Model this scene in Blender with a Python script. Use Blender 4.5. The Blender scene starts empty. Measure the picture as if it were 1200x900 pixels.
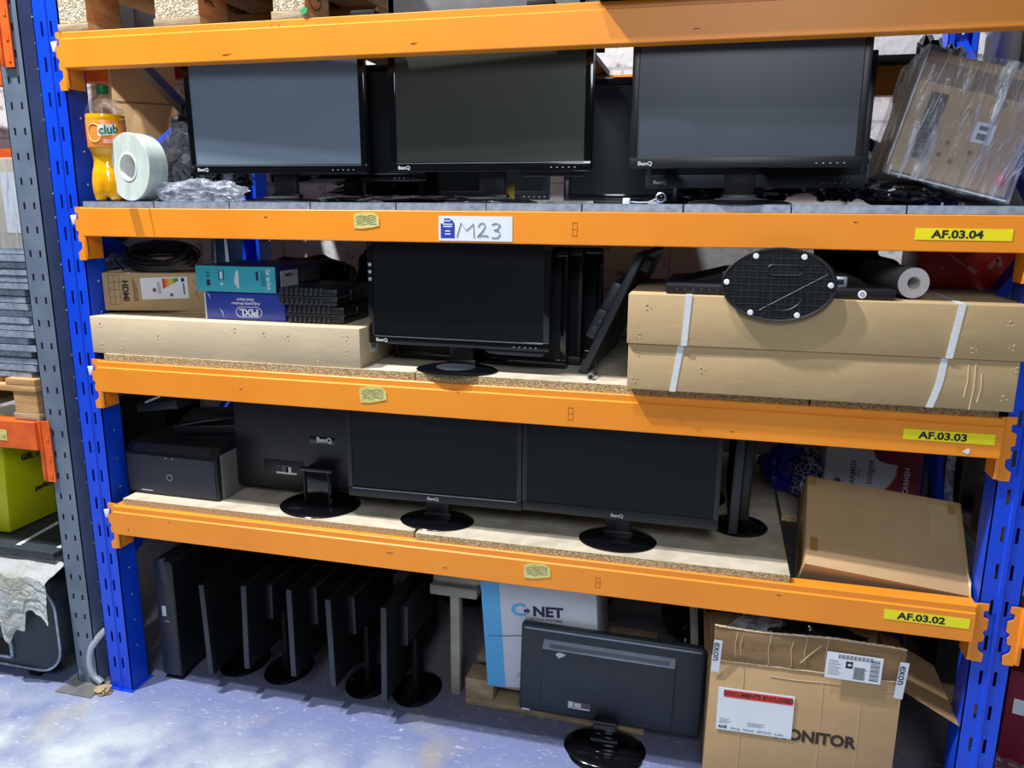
import bpy, bmesh, math, random
from mathutils import Vector, Matrix, noise
PI = math.pi
SC = bpy.context.scene
COL = SC.collection
random.seed(7)

# ------------------------------------------------------------------ camera
F = 919.74
CAM = Vector((1.9863, -2.0855, 1.6947))
YAW, PIT, ROL = .25, .2202, .007
FW = Vector((-math.sin(YAW)*math.cos(PIT), math.cos(YAW)*math.cos(PIT), -math.sin(PIT)))
R0 = Vector((math.cos(YAW), math.sin(YAW), 0)); U0 = R0.cross(FW)
RT = R0*math.cos(ROL)+U0*math.sin(ROL); UP = -R0*math.sin(ROL)+U0*math.cos(ROL)
cd = bpy.data.cameras.new('camera'); cam = bpy.data.objects.new('camera', cd); COL.objects.link(cam)
cd.sensor_width = 36; cd.lens = F/1200*36; cd.clip_start = .05
mw = Matrix((RT, UP, -FW)).transposed().to_4x4(); mw.translation = CAM
cam.matrix_world = mw
SC.camera = cam

# ------------------------------------------------------------------ materials
def lin(c):
    o = []
    for v in c[:3]:
        v = v/255
        o.append(v/12.92 if v <= .04045 else ((v+.055)/1.055)**2.4)
    return (*o, 1)

def mat(name, c1, c2=None, scale=8, rough=.5, metal=0, bump=0, bscale=None, detail=4, spec=.5, coat=0,
        stretch=None, trans=0, alpha=1, ramp=(.35, .65), emit=0):
    m = bpy.data.materials.new(name); m.use_nodes = True
    nt = m.node_tree; b = nt.nodes['Principled BSDF']
    b.inputs['Roughness'].default_value = rough
    b.inputs['Metallic'].default_value = metal
    b.inputs['Specular IOR Level'].default_value = spec
    b.inputs['Coat Weight'].default_value = coat
    b.inputs['Coat Roughness'].default_value = .05
    b.inputs['Transmission Weight'].default_value = trans
    b.inputs['Alpha'].default_value = alpha
    b.inputs['Base Color'].default_value = lin(c1)
    tc = nt.nodes.new('ShaderNodeTexCoord'); mp = nt.nodes.new('ShaderNodeMapping')
    nt.links.new(tc.outputs['Object'], mp.inputs['Vector'])
    if stretch: mp.inputs['Scale'].default_value = stretch
    n = nt.nodes.new('ShaderNodeTexNoise'); n.inputs['Scale'].default_value = scale; n.inputs['Detail'].default_value = detail
    nt.links.new(mp.outputs['Vector'], n.inputs['Vector'])
    cr = nt.nodes.new('ShaderNodeValToRGB')
    c2 = c2 or tuple(v*.9 for v in c1)
    cr.color_ramp.elements[0].color = lin(c1); cr.color_ramp.elements[1].color = lin(c2)
    cr.color_ramp.elements[0].position, cr.color_ramp.elements[1].position = ramp
    nt.links.new(n.outputs['Fac'], cr.inputs['Fac']); nt.links.new(cr.outputs['Color'], b.inputs['Base Color'])
    if bump:
        n2 = nt.nodes.new('ShaderNodeTexNoise'); n2.inputs['Scale'].default_value = bscale or scale*3; n2.inputs['Detail'].default_value = 5
        nt.links.new(mp.outputs['Vector'], n2.inputs['Vector'])
        bp = nt.nodes.new('ShaderNodeBump'); bp.inputs['Strength'].default_value = bump; bp.inputs['Distance'].default_value = .01
        nt.links.new(n2.outputs['Fac'], bp.inputs['Height']); nt.links.new(bp.outputs['Normal'], b.inputs['Normal'])
    return m

M = {}
M['orange'] = mat('orange_paint', (238, 146, 36), (231, 137, 30), 3, .42, 0, .03, 30)
M['orange_red'] = mat('orange_red_paint', (226, 100, 34), (196, 80, 30), 14, .45, 0, .05, 40)
M['blue'] = mat('blue_paint', (8, 72, 220), (6, 62, 205), 5, .36, 0, .03, 40)
M['blue_dark'] = mat('blue_paint_plain', (8, 66, 210), (6, 60, 195), 5, .4)
M['grey_paint'] = mat('grey_upright_paint', (104, 118, 136), (90, 103, 122), 9, .42, 0, .03, 40)
M['dark_paint'] = mat('dark_frame_paint', (26, 28, 34), (20, 22, 28), 9, .5)
M['zinc'] = mat('zinc', (190, 196, 205), (150, 158, 170), 40, .35, .7)
M['galv'] = mat('galvanised_steel', (176, 188, 206), (140, 154, 176), 45, .42, .45, .05, 60)
M['white_plastic'] = mat('white_plastic', (232, 234, 238), (215, 218, 224), 10, .35)
M['chip_edge'] = mat('chipboard_edge', (206, 182, 138), (140, 112, 72), 260, .9, 0, .6, 300, ramp=(.38, .6))
M['chip_top'] = mat('chipboard_face', (196, 188, 170), (172, 162, 142), 16, .7, 0, .04, 60)
M['chip_block'] = mat('chipboard_block', (214, 206, 186), (158, 142, 112), 150, .9, 0, .7, 180, ramp=(.36, .6))
M['wood'] = mat('pine_wood', (196, 156, 104), (168, 126, 78), 7, .75, 0, .12, 60, stretch=(1, 1, 9))
M['wood_grey'] = mat('weathered_wood', (178, 158, 128), (140, 118, 88), 10, .8, 0, .15, 60, stretch=(1, 1, 8))
def cardboard(name, c, d=None):
    return mat(name, c, d or tuple(v*.95 for v in c), 5, .78, 0, .10, 24, stretch=(1, 1, 1.6), spec=.25)
M['card'] = cardboard('cardboard', (186, 154, 114))
M['card_pale'] = cardboard('pale_cardboard', (198, 180, 150))
M['card_tan'] = cardboard('tan_cardboard', (184, 158, 118))
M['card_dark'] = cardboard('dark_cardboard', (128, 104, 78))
M['card_edge'] = mat('cardboard_torn_edge', (226, 208, 178), (190, 166, 130), 120, .9)
M['fluting'] = mat('crease', (160, 130, 92), None, 5, .8)
M['tape'] = mat('brown_tape', (160, 122, 70), (150, 112, 62), 6, .25, coat=.3)
M['strap'] = mat('white_strap', (214, 216, 222), (198, 202, 210), 60, .35, stretch=(1, 1, 3))
M['black_gloss'] = mat('black_gloss', (11, 12, 17), (9, 10, 14), 3, .12, coat=.3)
M['black_satin'] = mat('black_satin', (18, 20, 26), (15, 17, 22), 30, .42, 0, .03, 300)
M['black_matt'] = mat('black_matt', (7, 8, 10), (5, 6, 8), 30, .6, spec=.25)
M['grey_satin'] = mat('charcoal_plastic', (40, 46, 55), (34, 40, 48), 20, .42, 0, .05, 400)
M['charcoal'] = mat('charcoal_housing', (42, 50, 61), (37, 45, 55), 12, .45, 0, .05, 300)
M['vent_grey'] = mat('vent_grey', (150, 162, 182), (140, 152, 172), 12, .4)  # pale tone paints lamp light on the sloped vent and top ridge
M['bright_line'] = mat('silver_bead', (150, 156, 168), None, 10, .25, .6)
M['screen_grey'] = mat('screen_grey', (112, 126, 142), (104, 118, 134), 2, .38)  # this and the next two: base raised to stand in for aisle reflections
M['screen_olive'] = mat('screen_dark', (60, 62, 55), (52, 55, 50), 2, .35)
M['screen_blue'] = mat('screen_slate', (58, 66, 77), (50, 57, 67), 2, .36)
M['screen_black'] = mat('screen_black', (21, 25, 28), (17, 20, 24), 2, .38, spec=.22)
M['silver_text'] = mat('silver_print', (205, 208, 214), None, 5, .4)
M['ink'] = mat('black_ink', (28, 26, 28), None, 5, .7)
M['ink_brown'] = mat('brown_black_ink', (52, 42, 36), None, 5, .7)
M['ink_blue'] = mat('navy_ink', (28, 30, 74), None, 5, .6)
M['ink_grey'] = mat('grey_ink', (92, 92, 98), None, 5, .7)
M['yellow_label'] = mat('yellow_label', (240, 226, 30), (232, 216, 24), 5, .35)
M['note'] = mat('yellow_note', (214, 206, 130), (198, 188, 108), 30, .6, 0, .3, 60)
M['paper'] = mat('white_paper', (222, 228, 238), (212, 219, 230), 6, .5, 0, .03, 20)
M['red'] = mat('red_print', (214, 50, 36), (205, 44, 32), 5, .4)
M['red_box'] = mat('red_card', (208, 38, 24), (194, 30, 20), 5, .4)
M['teal'] = mat('teal_card', (58, 168, 184), (52, 160, 178), 5, .4)
M['navy'] = mat('navy_card', (24, 34, 92), (20, 30, 84), 5, .35)
M['pixl'] = mat('blue_card', (52, 72, 168), (46, 64, 158), 4, .3)
M['tape_clear'] = mat('yellowed_tape', (206, 128, 40), None, 8, .25)
M['tan_tape'] = mat('clear_tape', (216, 220, 228), None, 5, .2)
M['sky'] = mat('light_blue_print', (86, 176, 230), (78, 168, 224), 5, .45)
M['white_card'] = mat('white_card', (206, 210, 220), (196, 200, 212), 5, .5, 0, .05, 14)
M['wine'] = mat('burgundy_print', (128, 24, 50), (116, 20, 44), 5, .45)
M['gold'] = mat('gold_print', (196, 164, 90), None, 5, .4)
M['green'] = mat('green_cap', (22, 112, 62), (18, 100, 54), 6, .35)
M['green_ink'] = mat('green_ink', (16, 104, 66), None, 5, .5)
M['juice'] = mat('orange_drink', (236, 172, 12), (226, 156, 8), 4, .12, coat=.6, spec=.6)
M['label_orange'] = mat('orange_label', (238, 142, 62), (230, 128, 50), 8, .3)
M['label_cream'] = mat('cream_print', (246, 214, 150), None, 5, .4)
M['pet'] = mat('clear_pet', (230, 236, 240), None, 5, .04, trans=.95, alpha=.35)
M['film_roll'] = mat('milky_film', (200, 210, 204), (180, 192, 188), 10, .22, 0, .05, 60, stretch=(1, 12, 1), coat=.3)
M['core'] = mat('roll_core', (226, 228, 226), None, 5, .5)
M['core_in'] = mat('core_inside', (130, 108, 80), None, 5, .8)
M['kraft_grey'] = mat('grey_paper', (120, 120, 122), (98, 98, 100), 10, .5, 0, .1, 30)
M['steel_tube'] = mat('grey_tube', (176, 184, 196), (156, 166, 180), 8, .3, .3)
M['yellow_tub'] = mat('yellow_tub', (206, 210, 12), (192, 196, 10), 3, .4)
M['crease_pale'] = mat('pale_crease', (212, 186, 148), None, 5, .7)
M['beige_metal'] = mat('beige_metal', (168, 166, 152), (140, 138, 126), 8, .5)
M['blue_bag'] = mat('blue_plastic', (34, 48, 190), (22, 32, 150), 9, .25, 0, .4, 12)
M['yellow_dark'] = mat('yellow_fabric', (150, 122, 26), (120, 98, 20), 9, .6, 0, .3, 12)
M['hole'] = mat('dark_opening', (8, 8, 10), None, 5, .8)

def film(name, tint, fac, scale, stretch, rough=.12, lo=.5, hi=.72, bumpd=.02):
    m = bpy.data.materials.new(name); m.use_nodes = True; nt = m.node_tree
    for n in list(nt.nodes): nt.nodes.remove(n)
    out = nt.nodes.new('ShaderNodeOutputMaterial'); mix = nt.nodes.new('ShaderNodeMixShader')
    tr = nt.nodes.new('ShaderNodeBsdfTransparent'); gl = nt.nodes.new('ShaderNodeBsdfPrincipled')
    gl.inputs['Base Color'].default_value = lin(tint); gl.inputs['Roughness'].default_value = rough
    gl.inputs['Specular IOR Level'].default_value = 1
    tr.inputs['Color'].default_value = (.93, .94, .95, 1)
    tc = nt.nodes.new('ShaderNodeTexCoord'); mp = nt.nodes.new('ShaderNodeMapping'); mp.inputs['Scale'].default_value = stretch
    n = nt.nodes.new('ShaderNodeTexNoise'); n.inputs['Scale'].default_value = scale; n.inputs['Detail'].default_value = 5
    n.inputs['Distortion'].default_value = .6
    mr = nt.nodes.new('ShaderNodeMapRange'); mr.inputs['From Min'].default_value = lo; mr.inputs['From Max'].default_value = hi
    mr.inputs['To Min'].default_value = fac; mr.inputs['To Max'].default_value = .85
    bp = nt.nodes.new('ShaderNodeBump'); bp.inputs['Strength'].default_value = .9; bp.inputs['Distance'].default_value = bumpd
    L = nt.links.new
    L(tc.outputs['Object'], mp.inputs['Vector']); L(mp.outputs['Vector'], n.inputs['Vector'])
    L(n.outputs['Fac'], mr.inputs['Value']); L(mr.outputs['Result'], mix.inputs['Fac'])
    L(n.outputs['Fac'], bp.inputs['Height']); L(bp.outputs['Normal'], gl.inputs['Normal'])
    L(tr.outputs['BSDF'], mix.inputs[1]); L(gl.outputs['BSDF'], mix.inputs[2]); L(mix.outputs['Shader'], out.inputs['Surface'])
    return m
M['film'] = film('stretch_film', (196, 200, 208), .17, 9, (5, 3, .7), .14, .52, .76)
M['bubble'] = film('bubble_wrap', (196, 202, 216), .14, 34, (1, 1, 1), .10, .44, .78)
M['black_film'] = mat('black_film', (20, 22, 26), (14, 15, 18), 9, .2, 0, .8, 9, stretch=(3, 1, 1))
M['dark_film'] = mat('dark_grey_film', (62, 60, 60), (44, 42, 44), 4, .35, 0, .8, 6, stretch=(3, 1, 1))
M['foam'] = mat('crinkled_foam_wrap', (226, 231, 234), (200, 200, 178), 6, .5, 0, .9, 70, ramp=(.5, .75))

# floor, wall, mesh grill
def floor_mat():
    m = bpy.data.materials.new('painted_concrete'); m.use_nodes = True; nt = m.node_tree; b = nt.nodes['Principled BSDF']
    L = nt.links.new
    tc = nt.nodes.new('ShaderNodeTexCoord')
    def noise_(s, d, rng, stretch=(1, 1, 1), dist=0):
        mp = nt.nodes.new('ShaderNodeMapping'); mp.inputs['Scale'].default_value = stretch; mp.inputs['Rotation'].default_value = (0, 0, .6)
        n = nt.nodes.new('ShaderNodeTexNoise'); n.inputs['Scale'].default_value = s; n.inputs['Detail'].default_value = d
        n.inputs['Distortion'].default_value = dist
        r = nt.nodes.new('ShaderNodeMapRange'); r.inputs['From Min'].default_value = rng[0]; r.inputs['From Max'].default_value = rng[1]
        L(tc.outputs['Object'], mp.inputs['Vector']); L(mp.outputs['Vector'], n.inputs['Vector']); L(n.outputs['Fac'], r.inputs['Value'])
        return r.outputs['Result']
    def mix(f, a, c):
        x = nt.nodes.new('ShaderNodeMixRGB'); L(f, x.inputs['Fac'])
        if isinstance(a, tuple): x.inputs['Color1'].default_value = a
        else: L(a, x.inputs['Color1'])
        x.inputs['Color2'].default_value = c
        return x.outputs['Color']
    # worn, dusty aisle strip towards the viewer (y < -0.1), fading out under the rack
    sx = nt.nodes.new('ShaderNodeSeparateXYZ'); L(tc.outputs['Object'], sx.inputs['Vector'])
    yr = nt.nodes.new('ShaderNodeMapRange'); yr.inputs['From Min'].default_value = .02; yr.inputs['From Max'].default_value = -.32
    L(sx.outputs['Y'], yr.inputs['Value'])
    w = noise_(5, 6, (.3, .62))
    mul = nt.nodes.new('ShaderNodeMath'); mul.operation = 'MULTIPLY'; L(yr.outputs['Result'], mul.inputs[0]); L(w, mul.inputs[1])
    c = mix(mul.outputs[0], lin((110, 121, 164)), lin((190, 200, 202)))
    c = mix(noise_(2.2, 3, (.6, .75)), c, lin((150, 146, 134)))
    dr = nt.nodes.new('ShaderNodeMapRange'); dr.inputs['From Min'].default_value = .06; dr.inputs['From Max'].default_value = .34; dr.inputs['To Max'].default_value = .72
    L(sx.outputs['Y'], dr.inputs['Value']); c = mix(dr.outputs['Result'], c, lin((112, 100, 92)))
    c = mix(noise_(24, 12, (.60, .80), (1, 3.5, 1), 1.6), c, lin((206, 212, 226)))
    c = mix(noise_(60, 8, (.72, .82)), c, lin((216, 221, 232)))
    L(c, b.inputs['Base Color']); b.inputs['Roughness'].default_value = .55
    return m
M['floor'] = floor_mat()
def wall_mat():
    m = bpy.data.materials.new('painted_blockwork'); m.use_nodes = True; nt = m.node_tree; b = nt.nodes['Principled BSDF']; L = nt.links.new
    tc = nt.nodes.new('ShaderNodeTexCoord'); mp = nt.nodes.new('ShaderNodeMapping'); mp.inputs['Rotation'].default_value = (PI/2, 0, 0)
    L(tc.outputs['Object'], mp.inputs['Vector'])
    br = nt.nodes.new('ShaderNodeTexBrick'); br.inputs['Scale'].default_value = 1
    br.inputs['Brick Width'].default_value = .45; br.inputs['Row Height'].default_value = .225; br.inputs['Mortar Size'].default_value = .006
    br.inputs['Color1'].default_value = lin((206, 208, 210)); br.inputs['Color2'].default_value = lin((196, 198, 202)); br.inputs['Mortar'].default_value = lin((170, 170, 172))
    L(mp.outputs['Vector'], br.inputs['Vector'])
    n = nt.nodes.new('ShaderNodeTexNoise'); n.inputs['Scale'].default_value = 22; n.inputs['Detail'].default_value = 8
    L(tc.outputs['Object'], n.inputs['Vector'])
    cr = nt.nodes.new('ShaderNodeValToRGB'); cr.color_ramp.elements[0].position = .3; cr.color_ramp.elements[1].position = .42
    cr.color_ramp.elements[0].color = (.25, .24, .23, 1); cr.color_ramp.elements[1].color = (1, 1, 1, 1)
    L(n.outputs['Fac'], cr.inputs['Fac'])
    mx = nt.nodes.new('ShaderNodeMixRGB'); mx.blend_type = 'MULTIPLY'; mx.inputs['Fac'].default_value = .8
    L(br.outputs['Color'], mx.inputs['Color1']); L(cr.outputs['Color'], mx.inputs['Color2']); L(mx.outputs['Color'], b.inputs['Base Color'])
    bp = nt.nodes.new('ShaderNodeBump'); bp.inputs['Strength'].default_value = .6; bp.inputs['Distance'].default_value = .01
    ad = nt.nodes.new('ShaderNodeMath'); ad.operation = 'SUBTRACT'; L(n.outputs['Fac'], ad.inputs[0]); L(br.outputs['Fac'], ad.inputs[1])
    L(ad.outputs[0], bp.inputs['Height']); L(bp.outputs['Normal'], b.inputs['Normal']); b.inputs['Roughness'].default_value = .8
    return m
M['wall'] = wall_mat()
def grill_mat():
    m = bpy.data.materials.new('perforated_grill'); m.use_nodes = True; nt = m.node_tree; b = nt.nodes['Principled BSDF']; L = nt.links.new
    tc = nt.nodes.new('ShaderNodeTexCoord'); mp = nt.nodes.new('ShaderNodeMapping'); mp.inputs['Rotation'].default_value = (PI/2, 0, 0)
    L(tc.outputs['Object'], mp.inputs['Vector'])
    br = nt.nodes.new('ShaderNodeTexBrick'); br.inputs['Brick Width'].default_value = .013; br.inputs['Row Height'].default_value = .0062
    br.inputs['Scale'].default_value = 1; br.inputs['Mortar Size'].default_value = .0014
    br.inputs['Color1'].default_value = (.004, .004, .006, 1); br.inputs['Color2'].default_value = (.006, .006, .009, 1); br.inputs['Mortar'].default_value = lin((46, 52, 66))
    L(mp.outputs['Vector'], br.inputs['Vector']); L(br.outputs['Color'], b.inputs['Base Color']); b.inputs['Roughness'].default_value = .4
    return m
M['grill'] = grill_mat()

# ------------------------------------------------------------------ mesh builder
class MB:
    def __init__(s, T=None): s.bm = bmesh.new(); s.T = T
    def _merge(s, b, m=None):
        if m is not None: bmesh.ops.transform(b, matrix=m, verts=b.verts)
        me = bpy.data.meshes.new('t'); b.to_mesh(me); b.free(); s.bm.from_mesh(me); bpy.data.meshes.remove(me)
        return s
    def box(s, x0, x1, y0, y1, z0, z1, m=None, bev=0, seg=2):
        b = bmesh.new(); bmesh.ops.create_cube(b, size=1)
        bmesh.ops.transform(b, matrix=Matrix.Translation(((x0+x1)/2, (y0+y1)/2, (z0+z1)/2)) @ Matrix.Diagonal((abs(x1-x0), abs(y1-y0), abs(z1-z0), 1)), verts=b.verts)
        if bev: bmesh.ops.bevel(b, geom=list(b.edges), offset=bev, segments=seg, affect='EDGES', profile=.5)
        return s._merge(b, m)
    def prism(s, pts, h0, h1, m=None, bev=0):
        """polygon in XY extruded along Z from h0 to h1"""
        b = bmesh.new(); vs = [b.verts.new((p[0], p[1], h0)) for p in pts]; f = b.faces.new(vs)
        r = bmesh.ops.extrude_face_region(b, geom=[f])
        bmesh.ops.translate(b, vec=(0, 0, h1-h0), verts=[v for v in r['geom'] if isinstance(v, bmesh.types.BMVert)])
        bmesh.ops.recalc_face_normals(b, faces=b.faces)
        if bev: bmesh.ops.bevel(b, geom=list(b.edges), offset=bev, segments=2, affect='EDGES', profile=.5)
        return s._merge(b, m)
    def lathe(s, prof, n=40, m=None, sx=1, sy=1, a0=0, a1=2*PI):
        b = bmesh.new(); full = abs(a1-a0-2*PI) < 1e-6; k = n if full else n+1
        rings = []
        for r, z in prof:
            if r < 1e-6: rings.append([b.verts.new((0, 0, z))])
            else: rings.append([b.verts.new((r*sx*math.cos(a0+(a1-a0)*i/n), r*sy*math.sin(a0+(a1-a0)*i/n), z)) for i in range(k)])
        for A, B in zip(rings, rings[1:]):
            for i in range(n):
                j = (i+1) % k
                if len(A) == 1 and len(B) == 1: continue
                if len(A) == 1: b.faces.new((A[0], B[i], B[j]))
                elif len(B) == 1: b.faces.new((A[i], A[j], B[0]))
                else: b.faces.new((A[i], A[j], B[j], B[i]))
        bmesh.ops.recalc_face_normals(b, faces=b.faces)
        return s._merge(b, m)
    def tube(s, pts, r, n=10, m=None, closed=False):
        pts = [Vector(p) for p in pts]; b = bmesh.new(); N = len(pts); rings = []
        up = Vector((0.13, .31, .94)); 
        for i, p in enumerate(pts):
            t = (pts[(i+1) % N]-pts[i-1]) if closed else (pts[min(i+1, N-1)]-pts[max(i-1, 0)])
            if t.length < 1e-9: t = Vector((0, 0, 1))
            t.normalize(); a = up-t*up.dot(t)
            if a.length < 1e-3: a = t.orthogonal()
            a.normalize(); c = t.cross(a); up = a
            rr = r[i] if isinstance(r, (list, tuple)) else r
            rings.append([b.verts.new(p+a*rr*math.cos(2*PI*k/n)+c*rr*math.sin(2*PI*k/n)) for k in range(n)])
        L = list(zip(rings, rings[1:]+([rings[0]] if closed else [])))
        if not closed: L = L[:N-1]
        for A, B in L:
            for k in range(n): b.faces.new((A[k], A[(k+1) % n], B[(k+1) % n], B[k]))
        if not closed: b.faces.new(rings[0][::-1]); b.faces.new(rings[-1])
        bmesh.ops.recalc_face_normals(b, faces=b.faces)
        return s._merge(b, m)
    def blob(s, c, r, amp=.2, freq=3, sub=4, seed=0, m=None, flat=None, ridge=False):
        b = bmesh.new(); bmesh.ops.create_icosphere(b, subdivisions=sub, radius=1)
        for v in b.verts:
            d = v.co.normalized(); q = d*freq+Vector((seed*7.3, seed*3.1, seed))
            k = noise.fractal(q, .8, 2.1, 4)
            if ridge: k = 1-2*abs(k)*1.6
            v.co = Vector((d.x*r[0], d.y*r[1], d.z*r[2]))*(1+amp*k)+Vector(c)
            if flat is not None and v.co.z < flat: v.co.z = flat
        return s._merge(b, m)
    def grid(s, fn, nu, nv, m=None, thick=0):
        b = bmesh.new(); V = [[b.verts.new(fn(i/nu, j/nv)) for j in range(nv+1)] for i in range(nu+1)]
        for i in range(nu):
            for j in range(nv): b.faces.new((V[i][j], V[i+1][j], V[i+1][j+1], V[i][j+1]))
        if thick: bmesh.ops.solidify(b, geom=list(b.faces), thickness=thick)
        return s._merge(b, m)

def link(o, parent=None):
    COL.objects.link(o)
    if parent: o.parent = parent
    return o
def tagit(o, label=None, cat=None, group=None, kind=None):
    if label: o['label'] = label
    if cat: o['category'] = cat
    if group: o['group'] = group
    if kind: o['kind'] = kind
    return o
def part(name, mb, m, parent=None, loc=None, rot=None, smooth=True, label=None, T=None):
    if T is not None: bmesh.ops.transform(mb.bm, matrix=T, verts=mb.bm.verts)
    me = bpy.data.meshes.new(name); mb.bm.to_mesh(me); mb.bm.free()
    ms = m if isinstance(m, (list, tuple)) else [m]
    for x in ms: me.materials.append(M[x] if isinstance(x, str) else x)
    if smooth:
        for p in me.polygons: p.use_smooth = True
        me.set_sharp_from_angle(angle=math.radians(32))
    o = bpy.data.objects.new(name, me); link(o, parent)
    if loc: o.location = loc
    if rot is not None:
        if isinstance(rot, Matrix): o.matrix_basis = Matrix.Translation(o.location) @ rot.to_4x4()
        else: o.rotation_euler = rot
    if label: o['label'] = label
    return o
def thing(name, label, cat, loc=(0, 0, 0), rot=(0, 0, 0), group=None):
    o = bpy.data.objects.new(name, None); o.empty_display_size = .05; COL.objects.link(o)
    if isinstance(rot, Matrix): o.matrix_basis = Matrix.Translation(loc) @ rot.to_4x4()
    else: o.location = loc; o.rotation_euler = rot
    return tagit(o, label, cat, group)
ORD = ['first', 'second', 'third', 'fourth', 'fifth', 'sixth', 'seventh', 'eighth', 'ninth', 'tenth', 'eleventh', 'twelfth', 'thirteenth', 'fourteenth', 'fifteenth', 'sixteenth', 'seventeenth', 'eighteenth', 'nineteenth', 'twentieth', 'twenty-first', 'twenty-second']
def fr(o, x, y):
    """matrix whose X/Y axes are x,y and Z their cross product, at o"""
    x = Vector(x).normalized(); y = Vector(y); y = (y-x*y.dot(x)).normalized(); z = x.cross(y)
    m = Matrix((x, y, z)).transposed().to_4x4(); m.translation = Vector(o); return m
def smooth_(P, k=6):
    P = [Vector(p) for p in P]; Q = [P[0]*2-P[1]]+P+[P[-1]*2-P[-2]]; out = []
    for i in range(1, len(Q)-2):
        a, b, c, d = Q[i-1:i+3]
        for j in range(k):
            t = j/k; out.append(.5*((2*b)+(c-a)*t+(2*a-5*b+4*c-d)*t*t+(3*b-a-3*c+d)*t**3))
    return out+[P[-1]]
def FRONT(x, y, z): return fr((x, y, z), (1, 0, 0), (0, 0, 1))       # text plane facing -Y
_font_cache = {}
def text(name, s, size, m, parent, T, bold=0, align='LEFT', depth=.0004, sx=1, bend=None, label=None):
    cu = bpy.data.curves.new('f', 'FONT'); cu.body = s; cu.size = size; cu.align_x = align; cu.align_y = 'CENTER'
    cu.extrude = depth/2; cu.offset = bold; cu.resolution_u = 3
    ob = bpy.data.objects.new('f', cu); COL.objects.link(ob)
    dg = bpy.context.evaluated_depsgraph_get(); dg.update()
    me = bpy.data.meshes.new_from_object(ob.evaluated_get(dg)); bpy.data.objects.remove(ob); bpy.data.curves.remove(cu)
    me.transform(Matrix.Diagonal((sx, 1, 1, 1)))
    if bend: me.transform(Matrix.Identity(4)); [setattr(v, 'co', bend(v.co)) for v in me.vertices]
    me.transform(T)
    me.materials.clear(); me.materials.append(M[m]); me.name = name
    o = bpy.data.objects.new(name, me); link(o, parent)
    if label: o['label'] = label
    return o
def plate(name, w, h, m, parent, T, t=.0006, label=None, pts=None):
    mb = MB()
    if pts: mb.prism(pts, 0, t)
    else: mb.box(0, w, 0, h, 0, t)
    return part(name, mb, m, parent, T=T, smooth=False, label=label)

# ------------------------------------------------------------------ the setting
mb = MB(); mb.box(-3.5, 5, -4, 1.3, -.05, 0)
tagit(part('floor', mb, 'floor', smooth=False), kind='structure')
mb = MB(); mb.box(-3.5, 5, 1.3, 1.4, 0, 3.6)
tagit(part('wall_back', mb, 'wall', smooth=False), kind='structure')

# ------------------------------------------------------------------ racking
ZD, ZC, ZB, ZA = .615, 1.108, 1.602, 2.09          # undersides of the four front beams
BH = .1
YR = 1.083                                          # rear post faces
def post_mesh(w, slots, zoff, pitch, top, depth, rib, flip=1):
    mb = MB(); sw = .008; sh = .042 if rib else .022; h = w/2
    xs = slots
    cols = [-h, xs[0]-sw/2, xs[0]+sw/2, xs[1]-sw/2, xs[1]+sw/2, h]
    for a, b in ((0, 1), (2, 3), (4, 5)): mb.box(cols[a], cols[b], 0, .003, 0, top)
    zs = []; z = zoff
    while z < top: zs.append(z); z += pitch
    for c in (1, 3):
        prev = 0
        for z in zs:
            mb.box(cols[c], cols[c+1], 0, .003, prev, z-sh/2); prev = z+sh/2
        mb.box(cols[c], cols[c+1], 0, .003, min(prev, top-.001), top)
    if rib: mb.prism([(-.0085, .001), (-.005, -.0045), (.005, -.0045), (.0085, .001)], 0, top)
    for s in (-1, 1):
        mb.box(s*h-.003*(s > 0), s*h+.003*(s < 0), 0, depth, 0, top)
        mb.box(s*h, s*(h-.02), depth-.003, depth, 0, top)
    if flip < 0:
        bmesh.ops.scale(mb.bm, vec=(1, -1, 1), verts=mb.bm.verts); bmesh.ops.reverse_faces(mb.bm, faces=mb.bm.faces)
    return mb
def lit_hole_mesh(x, depth, z0, pitch, top, s):
    mb = MB(); z = z0
    while z < top:
        mb.lathe([(0, .0012), (.0034, .001), (.004, 0)], 10, Matrix.Translation((x, depth, z)) @ Matrix.Rotation(s*PI/2, 4, 'Y')); z += pitch
    return mb
def upright(label, cx, w, slots, zoff, pitch, top, paint, rib, depth, lit_holes=True, brace=((.45, 1.05), (1.05, 1.65), (1.65, 2.25)), name='rack_upright_frame', cat='rack frame', foot=True, bpaint=None, thick_brace=.012):
    t = thing(name, label, cat, (cx, 0, 0))
    p = part('post', post_mesh(w, slots, zoff, pitch, top, depth, rib), paint, t)
    if lit_holes: part('rivets', lit_hole_mesh(w/2, depth*.55, zoff+pitch/2, pitch, top, 1), 'zinc', p, label='pale punched rivets')['kind'] = 'stuff'  # pale discs paint the wall light seen through punched side holes
    r = part('post', post_mesh(w, slots, zoff, pitch, top, depth, rib, -1), paint, t, loc=(0, YR, 0))
    for i, (a, b) in enumerate(brace):
        y0, y1 = depth*.4, YR-depth*.4
        if i % 2: y0, y1 = y1, y0
        v0 = Vector((0, y0, a)); v1 = Vector((0, y1, b)); d = (v1-v0); L = d.length
        mb = MB(); mb.box(-.018, .018, -.018, .018, 0, L); mb.box
        part('brace', mb, bpaint or paint, t, T=Matrix.Translation(v0) @ d.to_track_quat('Z', 'X').to_matrix().to_4x4())
    if foot:
        for yy, s in ((0, 1), (YR, -1)):
            mb = MB(); mb.box(-w/2-.004, w/2+.006, yy-.010*s, yy+.1*s, 0, .004)
            part('foot_plate', mb, paint, t)
    return t
SLOT = (-.0168, .0168)
upright('bright blue slotted rack upright frame left of the orange beams', .0165, .092, SLOT, .107, .1, 2.62, 'blue', True, .085, bpaint='blue_dark')
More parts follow.
